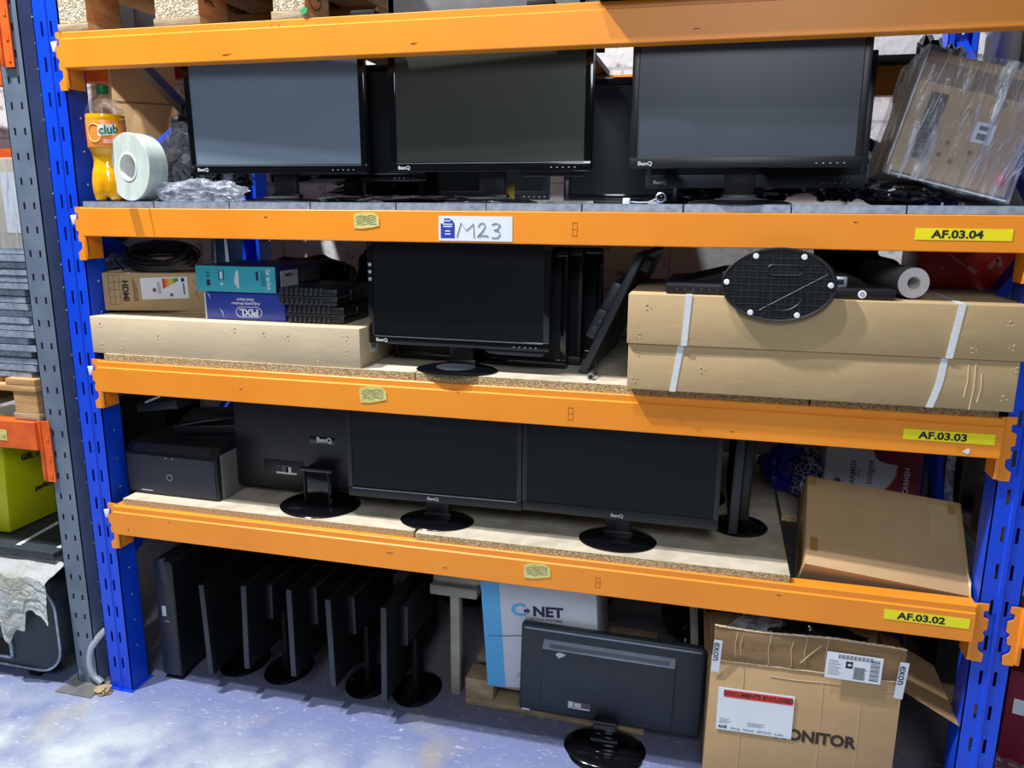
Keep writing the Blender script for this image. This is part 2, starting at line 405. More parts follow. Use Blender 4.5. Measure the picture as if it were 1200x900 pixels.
upright('bright blue slotted rack upright frame at the right edge beside the monitor carton', 2.7415, .094, SLOT, .105, .1, 2.62, 'blue', True, .085, lit_holes=False, bpaint='blue_dark')
g = upright('grey slotted rack upright of the neighbouring bay, left of the blue one', -.126, .088, (-.019, .019), .117, .075, 2.6, 'grey_paint', False, .1,
            brace=((.3, .85), (.85, 1.4), (1.4, 1.95), (1.95, 2.5)), bpaint='dark_paint', foot=False)
mb = MB(); mb.box(-.075, .075, -.075, .07, 0, .004)
part('foot_plate', mb, 'kraft_grey', g, label='dusty grey foot plate')
for x in (-.02, .02):
    mb = MB(); mb.lathe([(0, .012), (.006, .012), (.006, .006), (.011, .006), (.011, 0), (0, 0)], 6, Matrix.Translation((x, 0, .045)) @ Matrix.Rotation(PI/2, 4, 'X'))
    part('bolt', mb, 'zinc', g)

def connector_mesh(s, h=.163, red=False):
    """s=+1: left end of a beam (flange reaches to -x); local origin at beam end, top of beam"""
    e = [(0, 0), (-.024, 0), (-.024, -.017), (-.014, -.020), (-.014, -.036), (-.027, -.042), (-.027, -.07), (-.019, -.076), (-.019, -.084), (-.023, -.088),
         (-.021, -.104), (-.011, -.108), (-.011, -.124), (-.014, -.130), (-.027, -.140), (-.025, -h), (0, -h)]
    if red: e = [(0, 0), (-.034, 0), (-.034, -h), (0, -h)]
    e = [(x*s, z) for x, z in e]
    mb = MB(); mb.prism(e if s > 0 else e[::-1], 0, .004, m=FRONT(0, 0, 0))
    mb.box(0, .012*s, -.010, 0, -h+.004, 0, bev=.003)
    mb.box(.008*s, .012*s, -.006, .055, -h+.004, -.002)
    if red:
        for z in (-.06, -.13, -.19): mb.box(-.026*s, -.016*s, -.006, -.003, z-.01, z+.01)
    return mb
def beam(label, z, x0, x1, y, group=None, lip=True, paint='orange', name='rack_beam', conns=(1, 1), h=BH, ch=.163, back=1, clip=True, red=False, tape=False):
    t = thing(name, label, 'rack beam', ((x0+x1)/2, y, z), group=group)
    L = (x1-x0)/2; mb = MB()
    if lip: prof = [(-.023, .002), (-.021, 0), (.025, 0), (.027, .002), (.027, h-.001), (.026, h), (-.016, h), (-.018, h-.002), (-.018, h-.018), (-.023, h-.021)]
    else: prof = [(-.023, .002), (-.021, 0), (.025, 0), (.027, .002), (.027, h), (-.021, h), (-.023, h-.002)]
    if back < 0: prof = [(-a, b) for a, b in prof][::-1]
    T = Matrix(((0, 0, 1, 0), (1, 0, 0, 0), (0, 1, 0, 0), (0, 0, 0, 1)))
    mb.prism(prof, -L, L, m=T); part('rail', mb, paint, t)
    for i, s in enumerate((1, -1)):
        if not conns[i]: continue
        cm = connector_mesh(s, ch, red)
        if back < 0: bmesh.ops.scale(cm.bm, vec=(1, -1, 1), verts=cm.bm.verts); bmesh.ops.reverse_faces(cm.bm, faces=cm.bm.faces)
        c = part('end_connector', cm, paint, t, loc=(-s*(L+.009), -.002*back, h+.003))
        if clip and back > 0 and s > 0:
            mb = MB(); mb.prism([(-.043, .0), (-.020, .003), (-.024, -.012), (-.030, -.028), (-.038, -.028)], 0, .007, m=FRONT(0, .002, -.026), bev=.001)
            part('safety_clip', mb, 'white_plastic', c, label='white plastic safety clip')
    return t
XB0, XB1 = .087, 2.683
YB = .0
beams = {}
beams['A'] = beam('orange beam at the top, below the wooden pallet', ZA, XB0, XB1, -.004)
beams['B'] = beam('orange beam with the M23 sign, under the grey steel deck', ZB, XB0, XB1, -.004, lip=False, h=.085)
beams['C'] = beam('orange beam labelled AF.03.03, under the shelf with the long cartons', ZC, XB0, XB1, -.004)
beams['D'] = beam('lowest orange beam, labelled AF.03.02, just above the floor bay', ZD, XB0, XB1, -.004)
for z, nm in ((ZA, 'top'), (ZB, 'second'), (ZC, 'third'), (ZD, 'lowest')):
    beam('rear orange beam at the back of the %s shelf level' % nm, z, XB0, XB1, YR+.004, back=-1, clip=False)
b5 = beam('orange beam of the next bay, right of the right-hand blue upright', ZD, 2.80, 3.6, -.004, conns=(1, 0), clip=False)

# labels on the beams (y of faces: -0.027)
def beam_label(b, s, x0, x1, z0, z1, slope=0):
    z = {'A': ZA, 'B': ZB, 'C': ZC, 'D': ZD}[b]; t = beams[b]; cx = t.location.x
    w = x1-x0; h = z1-z0
    T = fr((x0-cx, -.0235, z0-z), (1, 0, slope), (0, 0, 1))
    lb = plate('location_label', w, h, 'yellow_label', t, T, t=.0005, label='yellow sticker reading '+s)
    text('lettering', s, h*.92, 'ink', lb, T @ Matrix.Translation((w*.44, h*.47, .0007)), bold=.0009, align='CENTER', sx=1.22)
    return lb
beam_label('B', 'AF.03.04', 2.438, 2.643, 1.629, 1.656)
beam_label('C', 'AF.03.03', 2.464, 2.668, 1.142, 1.169)
beam_label('D', 'AF.03.02', 2.470, 2.672, .652, .680)
def note(b, x, z, w, h, a, seed):
    t = beams[b]; cx = t.location.x; zz = {'B': ZB, 'C': ZC, 'D': ZD}[b]; rnd = random.Random(seed)
    pts = [(0, 0), (w*.4, -h*.05), (w, h*.08), (w*1.02, h*.6), (w*.85, h*.95), (w*.3, h*1.02), (w*.02, h*.9)]
    T = Matrix.Translation((x-cx, -.0237, z-zz)) @ Matrix.Rotation(a, 4, 'Y') @ FRONT(0, 0, 0)
    n = plate('torn_note', 0, 0, 'note', t, T, t=.001, pts=pts, label='scrap of yellow masking paper')
    mb = MB()
    for i in range(5):
        y0 = h*(.25+.13*i); mb.tube([(w*(.1+.8*j/7), y0+h*.05*math.sin(j*1.9+i), .0013) for j in range(8)], .0005, 4)
    part('scribble', mb, 'ink_grey', n, T=T)
note('B', 1.003, 1.637, .075, .042, -.05, 1); note('C', 1.003, 1.135, .083, .046, -.12, 2); note('D', 1.503, .642, .078, .044, -.12, 3)
# M23 sign
t = beams['B']; cx = t.location.x
T = FRONT(1.252-cx, -.0235, 1.6075-ZB)
sg = plate('paper_sign', .207, .066, 'paper', t, T, label='white paper sign reading M23')
mb = MB(); mb.prism([(.006, .007), (.046, .007), (.046, .045), (.040, .055), (.034, .055), (.034, .059), (.016, .059), (.016, .047), (.006, .046)], .0006, .0010)
part('blue_logo', mb, 'pixl', sg, T=T, smooth=False)
for i, (yy, ww) in enumerate(((.053, .016), (.044, .028), (.038, .024), (.026, .014), (.018, .016))):
    mb = MB(); mb.box(.026-ww/2, .026+ww/2, yy-.0014, yy+.0014, .001, .0013); part('logo_line', mb, 'paper', sg, T=T, smooth=False)
mb = MB()
def stroke(pts, r=.0011): mb.tube([(x, y, .0011) for x, y in pts], r, 5)
stroke([(.052, .010), (.064, .049), (.078, .028), (.099, .046), (.101, .009)])
stroke([(.112, .038), (.118, .047), (.128, .048), (.133, .041), (.124, .026), (.110, .012), (.122, .016), (.140, .014)])
stroke([(.150, .044), (.162, .048), (.174, .043), (.166, .033), (.156, .030), (.170, .027), (.174, .018), (.165, .010), (.150, .010)])
part('handwriting', mb, 'ink_grey', sg, T=T)
# small marks
for b, pts in (('A', ((.78, 2.172, .010, 1), (.80, 2.170, .010, 1), (.62, 2.105, .03, 0), (1.18, 2.112, .02, 0), (1.9, 2.115, .02, 0))), ('C', ((2.05, 1.128, .012, 0), (.60, 1.15, .012, 0), (1.30, 1.185, .006, 0))),
               ('D', ((1.07, .668, .022, 0), (1.25, .642, .015, 0), (.30, .682, .008, 0), (2.2, .682, .014, 0), (.14, .632, .010, 1))), ('B', ((.72, 1.665, .012, 0), (2.3, 1.668, .01, 0)))):
    t = beams[b]; zz = {'A': ZA, 'B': ZB, 'C': ZC, 'D': ZD}[b]
    for x, z, L_, v_ in pts:
        mb = MB(); d_ = (.2*L_, L_) if v_ else (L_, .12*L_)
        mb.tube([(x-t.location.x+d_[0]*k, -.0232-(.0051 if False else 0), z-zz+d_[1]*k+.0008*math.sin(k*9)) for k in (0, .3, .6, 1)], [.0003, .0012, .0008, .0003], 5)
        part('scuff_mark', mb, 'ink_brown', t)
t = beams['B']
for x, w_, a_ in ((.285, .030, -.22), (.345, .006, -.12)):
    mb = MB(); mb.prism([(0, 0), (w_, 0), (w_+a_*.084, .084), (a_*.084, .084)], 0, .0003); part('clear_tape', mb, 'tape_clear', t, T=FRONT(x-t.location.x, -.0233, .0), smooth=False)
for b, x, z, w, h in (('B', 1.62, 1.625, .013, .035), ('C', 1.62, 1.128, .014, .036), ('D', 1.71, .640, .014, .03)):
    t = beams[b]; zz = {'B': ZB, 'C': ZC, 'D': ZD}[b]
    mb = MB()
    for (a, c, d, e) in ((0, w, 0, .0012), (0, w, h-.0012, h), (0, .0012, 0, h), (w-.0012, w, 0, h), (0, w, h*.5, h*.5+.001)): mb.box(a, c, d, e, 0, .0004)
    part('faint_stamp', mb, mat('faint_stamp_ink', (190, 112, 26)), t, T=FRONT(x-t.location.x, -.0233, z-zz), smooth=False)
mb = MB(); mb.prism([(0, .006), (.012, .014), (.017, .012), (.016, .002), (.012, 0)], 0, .0006)
part('paint_chip', mb, 'paper', beams['C'], T=FRONT(2.60-beams['C'].location.x, -.0233, 1.115-ZC), smooth=False)

# decks
ZBt, ZCt, ZDt = ZB+.085+.021, ZC+BH+.024, ZD+BH+.022
seam = [.094, .605, .866, 1.125, 1.384, 1.642, 1.900, 2.158, 2.416, 2.676]
pn = 0
for i, (a, b) in enumerate(zip(seam, seam[1:])):
    segs = [(a, b)] if b-a < .4 else [(a, (a+b)/2), ((a+b)/2, b)]
    for (p, q) in segs:
        mb = MB(); w = (q-p)/2-.0012
        mb.box(-w, w, -.02, 1.1, -.0018, 0); mb.box(-w, w, -.02, -.0185, -.02, 0); mb.box(-w, w, 1.0985, 1.1, -.02, 0)
        for s in (-1, 1): mb.box(s*w, s*(w-.0015), -.02, 1.1, -.02, 0)
        pn += 1
        o = part('steel_deck_board', mb, 'galv', loc=((p+q)/2, 0, ZBt), smooth=False)
        tagit(o, 'galvanised steel deck board on the M23 beam, %s from the left' % ORD[pn-1], 'shelf board', 'galvanised deck boards on the second level')
def board(x0, x1, z, t, label, y0=-.014, y1=1.08, g=None):
    mb = MB(); mb.box(x0-(x0+x1)/2, x1-(x0+x1)/2, y0, y1, 0, t)
    me_o = part('shelf_board', mb, ['chip_top', 'chip_edge'], loc=((x0+x1)/2, 0, z), smooth=False)
    for p in me_o.data.polygons: p.material_index = 0 if abs(p.normal.z) > .5 else 1
    return tagit(me_o, label, 'shelf board', g)
board(.108, 1.168, ZC+BH, .024, 'chipboard shelf board under the long pale carton on the left')
board(1.172, 2.238, ZC+BH, .024, 'chipboard shelf board under the single black monitor of the middle shelf')
board(2.243, 2.672, ZC+BH, .024, 'chipboard shelf board under the right end of the strapped cartons')
board(.112, 1.150, ZD+BH, .022, 'chipboard shelf board under the computer tower lying on its side', y0=-.004)
board(2.243, 2.672, ZD+BH, .022, 'short chipboard board at the back right of the lower shelf under the wine box', y0=.44)
board(1.160, 2.232, ZD+BH, .022, 'chipboard shelf board under the pair of black monitors', y0=-.014)

# ------------------------------------------------------------------ monitors
def monitor(label, loc, yaw, W=.56, H=.345, lift=.065, sy=-.03, tilt=0, base=(.125, .09), screen='screen_black', frame='black_gloss',
            housing='black_satin', bez=.018, chin=.026, logo='left', group=None, chin_highlight=True, thick=.022, bulge=(.72, .66, .03), neck=.075,
            backart=None, cut=False, boss=True, basemat='black_gloss', bx=0, name='computer_monitor', roll=0, tab=False, buttons=True, nobase=False, bby=0):
    t = thing(name, label, 'monitor', loc, (0, 0, yaw), group)
    piv = Vector((bx, sy, lift)); T = Matrix.Translation(piv) @ Matrix.Rotation(roll, 4, 'Y') @ Matrix.Rotation(-tilt, 4, 'X')
    h = W/2
    mb = MB(); mb.box(-h, h, .002, thick, 0, H, bev=.004)
    bw, bh, bt = bulge
    mb.box(-h*bw, h*bw, thick-.004, thick+bt, H*(1-bh)/2, H*(1+bh)/2, bev=.012, seg=3)
    hs = part('housing', mb, housing, t, T=T)
    mb = MB(); y0, y1 = -.003, .005
    mb.box(-h, h, y0, y1, 0, chin, bev=.0018); mb.box(-h, h, y0, y1, H-bez, H, bev=.0018)
    mb.box(-h, -h+bez, y0, y1, chin-.002, H-bez+.002, bev=.0018); mb.box(h-bez, h, y0, y1, chin-.002, H-bez+.002, bev=.0018)
    if tab: mb.prism([(h*.30, .001), (h*.36, -.014), (h*.92, -.014), (h*.98, .001)], 0, .008, m=T.__class__.Identity(4) @ fr((0, .005, 0), (1, 0, 0), (0, 0, 1)), bev=.001)
    bz = part('bezel', mb, frame, t, T=T)
    mb = MB(); mb.box(-h+bez-.001, h-bez+.001, 0, .004, chin-.001, H-bez+.001); part('screen', mb, screen, t, T=T, smooth=False)
    if chin_highlight:
        mb = MB(); mb.box(-h+bez, h-bez, -.0042, -.002, chin-.0045, chin-.002); part('bead', mb, 'bright_line', bz, T=T, smooth=False)  # thin silver line paints the highlight along the chin
    if logo:
        lx = -h+bez+.004 if logo == 'left' else 0
        text('logo', 'BenQ', .0135, 'silver_text', bz, T @ FRONT(lx, -.0035, chin*.42), bold=.0003, align='LEFT' if logo == 'left' else 'CENTER', sx=1.15)
    if buttons:
        mb = MB()
        for i in range(5): mb.box(h*.62+i*.016, h*.62+i*.016+.004, -.0036, -.002, chin*.35, chin*.35+.0015)
        part('button_marks', mb, 'silver_text', bz, T=T, smooth=False)
    if not nobase:
        mb = MB(); ny = sy+thick+bt*.6
        mb.box(bx-neck/2, bx+neck/2, ny, ny+.022, .008, lift+H*.30, bev=.006)
        mb.box(bx-neck/2-.008, bx+neck/2+.008, ny-.004, ny+.03, .006, .026, bev=.006)
        part('neck', mb, 'black_satin', t)
        mb = MB(); a, b = base
        prof = [(0, .014), (.45, .0135), (.8, .010), (.95, .0065), (1, .003), (.995, 0), (0, 0)]
        mb.lathe(prof, 56, Matrix.Translation((bx, bby, 0)) @ Matrix.Diagonal((a, b, 1, 1)))
        bs = part('base', mb, basemat, t)
        if boss:
            mb = MB(); mb.lathe([(0, .018), (.6, .017), (.9, .0145), (1, .0115)], 48, Matrix.Translation((bx, bby-.01, 0)) @ Matrix.Diagonal((a*.5, b*.55, 1, 1)))
            part('base_disc', mb, 'grey_satin', bs)
    if backart == 'plain':      # rear view, label and badge
        pass
    return t, T

# top shelf
monitor('black monitor with a grey screen, left of the three on the top shelf', (.72, .09, ZBt), .035, W=.565, screen='screen_grey', lift=.082, sy=-.03, tilt=-.02, tab=False, base=(.12, .09))
monitor('black monitor with a dark olive-tinted screen, in the middle of the top shelf', (1.365, .09, ZBt), -.02, W=.575, screen='screen_olive', housing='black_satin', lift=.085, sy=-.03, base=(.135, .09), tab=True, bez=.02)
monitor('large black monitor with a slate screen, right of the three on the top shelf', (2.035, .06, ZBt), .01, W=.56, screen='screen_blue', frame='black_satin', lift=.090, sy=-.03, base=(.13, .09), chin_highlight=False)
monitor('black monitor mostly hidden behind the left grey-screened one on the top shelf', (.83, .32, ZBt), -.12, W=.575, screen='screen_black', lift=.066, base=(.11, .09), frame='black_gloss')
monitor('dark monitor showing only its lower edge behind the slate-screened one', (2.07, .26, ZBt), .03, W=.58, screen='screen_black', frame='grey_satin', lift=.046, chin_highlight=False, base=(.11, .08), chin=.034)
monitor('small dark monitor peeking out low behind the olive-screened one', (1.275, .34, ZBt), .02, W=.42, H=.30, screen='screen_black', frame='black_satin', lift=.012, chin_highlight=False, logo=None, base=(.10, .08))
# rotated (portrait) glossy monitor between middle and right
t = thing('computer_monitor', 'glossy black monitor standing on end between the middle and right top-shelf monitors', 'monitor', (1.70, .33, ZBt), (0, 0, .12))
mb = MB(); mb.box(-.17, .17, 0, .025, .01, .36, bev=.004); mb.box(-.12, .12, .02, .05, .06, .31, bev=.01); part('housing', mb, 'black_satin', t)
mb = MB(); mb.box(-.152, .152, -.002, .004, .03, .342); part('screen', mb, 'screen_black', t, smooth=False)
mb = MB(); mb.box(-.17, -.152, -.004, .004, .01, .36, bev=.001); mb.box(.152, .17, -.004, .004, .01, .36, bev=.001); mb.box(-.153, .153, -.004, .004, .342, .36, bev=.001); mb.box(-.153, .153, -.004, .004, .01, .03, bev=.001); part('bezel', mb, 'black_gloss', t)
mb = MB(); mb.box(-.08, .08, -.03, .08, 0, .012, bev=.003); part('base', mb, 'black_satin', t)
mb = MB(); mb.box(-.172, -.158, -.005, .012, .338, .362, bev=.002); part('corner_protector', mb, 'white_plastic', t, label='pale corner protector')

# middle shelf
t4, T4 = monitor('black monitor standing alone on the middle shelf beside the pale carton', (1.275, .05, ZCt), -.01, W=.548, screen='screen_black', lift=.068, sy=.0, base=(.122, .088), tab=True, bez=.018)
mb = MB()
for i in range(3):
    cx, cz = -.274+.009, .232-.021*i
    mb.prism([(cx+(.0075 if k % 2 == 0 else .0032)*math.sin(k*PI/5), cz+(.0075 if k % 2 == 0 else .0032)*math.cos(k*PI/5)) for k in range(10)], .0032, .0038)
part('star_stickers', mb, 'silver_text', t4, T=T4 @ FRONT(0, 0, 0), smooth=False, label='column of three small white stars')
for i, (x, y, a) in enumerate(((1.30, .20, -.06), (1.335, .275, -.10), (1.375, .37, -.02))):
    monitor(['black monitor directly behind the lone middle-shelf monitor', 'second black monitor behind the lone middle-shelf monitor',
             'rearmost black monitor with a small white tag behind the lone middle-shelf monitor'][i], (x, y, ZCt), a, W=.56, lift=.0015, base=(.11, .06), chin_highlight=False, logo=None, frame='black_gloss' if i != 1 else 'black_satin', bulge=(.6, .5, .015), buttons=False, nobase=True)

# lower shelf: rear-facing monitor, two front-facing ones, one edge-on
def rear_monitor(label, loc, yaw, W, H, lift, roll, tilt, style):
    t = thing('computer_monitor', label, 'monitor', loc, (0, 0, yaw)); h = W/2
    T = Matrix.Translation((0, .035, lift)) @ Matrix.Rotation(roll, 4, 'Y') @ Matrix.Rotation(tilt, 4, 'X')
    hm = 'black_satin' if style == 'benq' else 'charcoal'
    if style == 'benq':
        mb = MB(); mb.prism([(-h, .0), (-h, H), (h, H), (h, .0), (h*.55, 0), (h*.5, .018), (-h*.1, .018), (-h*.18, 0)], 0, .035, m=fr((0, .035, 0), (1, 0, 0), (0, 0, 1)), bev=.004)
        hs = part('housing', mb, hm, t, T=T)
        mb = MB(); mb.box(-h+.004, h-.004, .0345, .043, .002, H-.002, bev=.002); part('bezel', mb, 'black_gloss', t, T=T)
        mb = MB(); mb.box(-h+.02, h-.02, .042, .0445, .028, H-.02); part('screen', mb, 'screen_black', t, T=T, smooth=False)
        mb = MB(); mb.box(.005, .095, -.001, .001, .170, .194, bev=.0008); bd = part('badge', mb, 'black_gloss', t, T=T)
        text('logo', 'BenQ', .023, 'silver_text', bd, T @ FRONT(.030, -.0016, .183), bold=.0006)
        mb = MB(); mb.box(-h*.62, -h*.08, -.0006, .001, .042, .102, bev=.0005); rp = part('recess_panel', mb, 'black_satin', t, T=T)
        for (a, b, c, d, mm) in ((-.125, -.108, .077, .081, 'ink_grey'), (-.103, -.080, .060, .083, 'ink_grey'), (-.125, -.050, .054, .060, 'silver_text'), (-.088, -.070, .060, .079, 'silver_text')):
            mb = MB(); mb.box(a, b, -.0012, -.0004, c, d); part('rating_label', mb, mm, rp, T=T, smooth=False)
        mb = MB(); mb.box(-h*.6, h*.7, -.002, .002, H-.058, H-.046, bev=.001); part('vent', mb, 'hole', t, T=T)
        mb = MB(); mb.box(.0, .098, -.052, .0, .006, .125, bev=.004); mb.box(-.006, .104, -.056, -.045, .118, .134, bev=.003)
        nk = part('neck', mb, 'black_gloss', t, T=Matrix.Translation((0, .04, 0)))
        for rx in (.004, .090):
            mb = MB(); mb.box(rx, rx+.004, -.058, -.05, .01, .12, bev=.001); part('neck_rib', mb, 'grey_satin', nk, T=Matrix.Translation((0, .04, 0)))
        mb = MB(); mb.lathe([(0, .016), (.5, .0155), (.85, .011), (.97, .006), (1, .003), (.99, 0), (0, 0)], 56, Matrix.Translation((.049, .005, 0)) @ Matrix.Diagonal((.133, .120, 1, 1)))
        part('base', mb, 'black_gloss', t)
    else:
        mb = MB(); mb.box(-h, h, .004, .034, 0, H, bev=.010, seg=3); hs = part('housing', mb, hm, t, T=T)
        mb = MB(); mb.box(-h*.74, h*.70, -.012, .01, H*.12, H*.80, bev=.005); mb.box; bk = part('back_cover', mb, hm, t, T=T)
        mb = MB(); mb.prism([(-.012, H*.775), (-.020, H*.785), (.004, H*.855), (.008, H*.775)], -h*.74, h*.69, m=Matrix(((0, 0, 1, 0), (1, 0, 0, 0), (0, 1, 0, 0), (0, 0, 0, 1))), bev=.001); vt = part('vent', mb, 'vent_grey', t, T=T, label='paler vent strip')
        mb = MB()
        for i in range(90): x = -h*.66+i*h*1.30/90; mb.box(x, x+h*.006, -.0008, .0006, .004, .018, m=Matrix.Translation((0, -.0195, H*.787)) @ Matrix.Rotation(math.radians(-47), 4, 'X'))
        part('vent_slots', mb, 'hole', vt, T=T, smooth=False)
        mb = MB(); mb.box(-h+.012, h-.012, .0, .008, H-.016, H-.010, bev=.002); part('edge_ridge', mb, 'vent_grey', hs, T=T)
        lb = plate('rating_label', .075, .026, 'ink_grey', t, T @ FRONT(-.128, -.0125, .045), t=.0006)
        mb = MB(); mb.box(.002, .018, .001, .025, .0006, .001); mb.box(.022, .044, .008, .022, .0006, .001); mb.box(.004, .073, .001, .006, .0006, .001); part('label_print', mb, 'silver_text', lb, T=T @ FRONT(-.128, -.0125, .045), smooth=False)
        mb = MB(); mb.prism([(0, .012), (.012, 0), (.034, .014), (.024, .02), (.008, .02)], 0, .0005); part('scuff', mb, 'silver_text', bk, T=T @ FRONT(-.175, -.0122, .215), smooth=False)
        mb = MB(); mb.box(-h+.008, -h+.034, .003, .006, .001, .006); part('foot_tag', mb, 'white_plastic', hs, T=T @ Matrix.Translation((.004, 0, 0)), smooth=False)
        mb = MB(); mb.box(-h+.02, h-.02, .034, .0365, .024, H-.02); part('screen', mb, 'screen_black', t, T=T, smooth=False)
        mb = MB(); mb.box(-.038, .038, -.05, -.022, .012, lift+.045, bev=.006); mb.box(-.036, .036, -.054, -.03, lift+.0, lift+.035, bev=.005); mb.box(-.046, .046, -.056, -.018, .010, .045, bev=.008); part('neck', mb, 'black_gloss', t, T=Matrix.Translation((0, .035, 0)))
        mb = MB(); mb.lathe([(0, .016), (.5, .0155), (.85, .011), (.97, .006), (1, .003), (.99, 0), (0, 0)], 56, Matrix.Translation((0, 0, 0)) @ Matrix.Diagonal((.132, .105, 1, 1)))
        b = part('base', mb, 'black_gloss', t)
        mb = MB(); mb.lathe([(0, .005), (1, .004), (1, 0), (0, 0)], 48, Matrix.Translation((.006, -.035, 0)) @ Matrix.Diagonal((.118, .092, 1, 1))); part('base_skirt', mb, 'black_gloss', b)
    return t
rear_monitor('monitor on the lower shelf turned to show its charcoal back and round foot', (.726, .115, ZDt), .0, .55, .345, .030, .0, 0, 'benq')
monitor('left of the two front-facing black monitors on the lower shelf', (1.19, .095, ZDt), .025, W=.556, screen='screen_black', frame='black_satin', lift=.073, sy=-.035, base=(.118, .085), chin_highlight=True, logo='center', buttons=False, boss=False, chin=.030, bez=.015)
monitor('right of the two front-facing black monitors on the lower shelf', (1.755, .095, ZDt), -.01, W=.568, screen='screen_black', frame='black_satin', lift=.077, sy=-.03, base=(.115, .09), chin_highlight=False, logo='center', buttons=False, boss=False, chin=.030, bez=.015)
def edge_monitor(label, x, y0, L, z0, H, side, thick=.02, lean=0, bulge=(.12, .8, .25, .75, .045), group=None, base=(.12, .12), basez=0, basey=None, mats=('black_satin', 'black_matt'), lift=0, bx=.0, yaw=0, neck=True):
    """monitor seen edge-on, plane along +y; side=+1: back bulge towards +x (screen faces -x)"""
    t = thing('computer_monitor', label, 'monitor', (x, y0, basez), (0, 0, yaw), group)
    zc = z0-basez; T = Matrix.Translation((0, 0, zc)) @ Matrix.Rotation(lean, 4, 'Y')
    mb = MB(); mb.box(-thick/2, thick/2, 0, L, 0, H, bev=.003); part('housing', mb, mats[1], t, T=T)
    mb = MB(); mb.box(-thick/2+.0005, thick/2-.0005, -.0015, .001, .002, H-.002, bev=.0005); part('side_trim', mb, 'charcoal', t, T=T)  # paler strip paints the lamp-lit front edge against the black housing
    mb = MB(); a, b, c, d, w = bulge
    mb.box(side*thick*.4, side*(thick/2+w), L*a, L*b, H*c, H*d, bev=.008); part('back_cover', mb, 'black_satin', t, T=T)
    mb = MB(); mb.box(-side*(thick/2+.001), -side*thick*.3, .016, L-.016, .024, H-.016); part('screen', mb, 'screen_black', t, T=T, smooth=False)
    if basey is None: basey = L/2
    if neck:
        mb = MB(); mb.box(side*(thick/2+.012), side*(thick/2+.034), basey-.035, basey+.035, .01, zc+H*.4, bev=.006); part('neck', mb, mats[1], t)
        mb = MB(); mb.lathe([(0, .014), (.5, .0135), (.85, .010), (.97, .006), (1, .003), (.99, 0), (0, 0)], 48, Matrix.Translation((side*.02+bx, basey, 0)) @ Matrix.Diagonal((base[0], base[1], 1, 1)))
        part('base', mb, 'black_gloss', t)
    return t
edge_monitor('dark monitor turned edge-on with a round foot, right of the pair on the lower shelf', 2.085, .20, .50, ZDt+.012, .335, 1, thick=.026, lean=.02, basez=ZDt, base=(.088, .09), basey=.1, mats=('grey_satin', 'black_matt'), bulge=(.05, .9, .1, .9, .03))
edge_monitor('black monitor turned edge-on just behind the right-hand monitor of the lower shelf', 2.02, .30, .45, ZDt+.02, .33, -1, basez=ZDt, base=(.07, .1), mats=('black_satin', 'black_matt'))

# ------------------------------------------------------------------ cartons
def carton(name, label, size, loc, rot, m='card', cat='carton', group=None, bev=.0025, flute=True):
    """origin at the front-bottom-left corner; x right, y back, z up"""
    t = thing(name, label, cat, loc, rot, group); w, d, h = size
    mb = MB(); mb.box(0, w, 0, d, 0, h, bev=bev)
    part('box_body', mb, m, t)
    return t
def dents(t, pts, y=-.0003, r=.010):
    mb = MB()
    for i, (x, z) in enumerate(pts):
        for k in range(3):
            a = i*1.3+k*2.1; dx, dz = math.cos(a)*r*.6, math.sin(a)*r*.6
            mb.tube([(x+dx-.3*r*math.sin(a), y, z+dz), (x+dx*1.1, y-.0006, z+dz*1.2+.002), (x+dx+.4*r*math.sin(a), y, z+dz+.3*r)], [.0004, .0012, .0004], 5)
    return part('dent_marks', mb, 'crease_pale', t)
c = carton('flat_carton', 'long pale flat cardboard carton on the left of the middle shelf', (.935, .30, .118), (.062, -.008, ZCt), (0, 0, 0), 'card_pale')
dents(c, [(.04, .022), (.035, .09), (.11, .025), (.25, .06), (.52, .095), (.8, .02), (.62, .085), (.89, .09), (.895, .045), (.70, .08)])
lb = plate('shipping_label', .05, .055, 'paper', c, fr((.9358, .07, .035), (0, 1, 0), (0, 0, 1)), label='small white side label')
mb = MB()
for i in range(8): mb.box(.006+i*.0045, .008+i*.0045, .012, .040, .0006, .0009)
part('barcode', mb, 'ink', lb, T=fr((.9358, .07, .035), (0, 1, 0), (0, 0, 1)), smooth=False)
cr1 = carton('strapped_carton', 'long cardboard carton with white straps, lower of the two stacked on the middle shelf', (.91, .46, .122), (1.780, -.052, ZCt), (0, 0, 0), 'card_tan')
cr2 = carton('strapped_carton', 'long cardboard carton with white straps, upper of the two stacked on the middle shelf', (.925, .47, .129), (1.776, -.060, ZCt+.1225), (0, 0, .004), 'card_tan')
dents(cr1, [(.03, .095), (.13, .098), (.02, .025), (.885, .03), (.90, .1), (.19, .06)])
dents(cr2, [(.05, .095), (.03, .02), (.15, .018), (.88, .085), (.89, .03), (.81, .02)])
def strap(c, x0, x1, H, D, w=.0155, bow=0):
    N = 12; L = [(x0+(x1-x0)*u-w/2+bow*math.sin(PI*u), H*u) for u in [k/N for k in range(N+1)]]
    mb = MB(); mb.prism(L[::-1]+[(x+w, z) for x, z in L], 0, .0012, m=FRONT(0, -.0002, 0)); mb.box(x1-w/2, x1+w/2, 0, D, H+.0002, H+.0012)
    return part('strap', mb, 'strap', c, label='white woven strap')
strap(cr1, .118, .134, .122, .46); strap(cr1, .728, .748, .122, .46, bow=.005)
strap(cr2, .145, .152, .129, .47); strap(cr2, .760, .775, .129, .47)
mb = MB()
for x, z0, z1 in ((.80, .03, .11), (.815, .0, .112), (.83, .02, .09)): mb.tube([(x, -.0004, z0), (x+.004, -.0008, (z0+z1)/2), (x+.002, -.0004, z1)], .0012, 5)
part('crease_lines', mb, 'crease_pale', cr1)

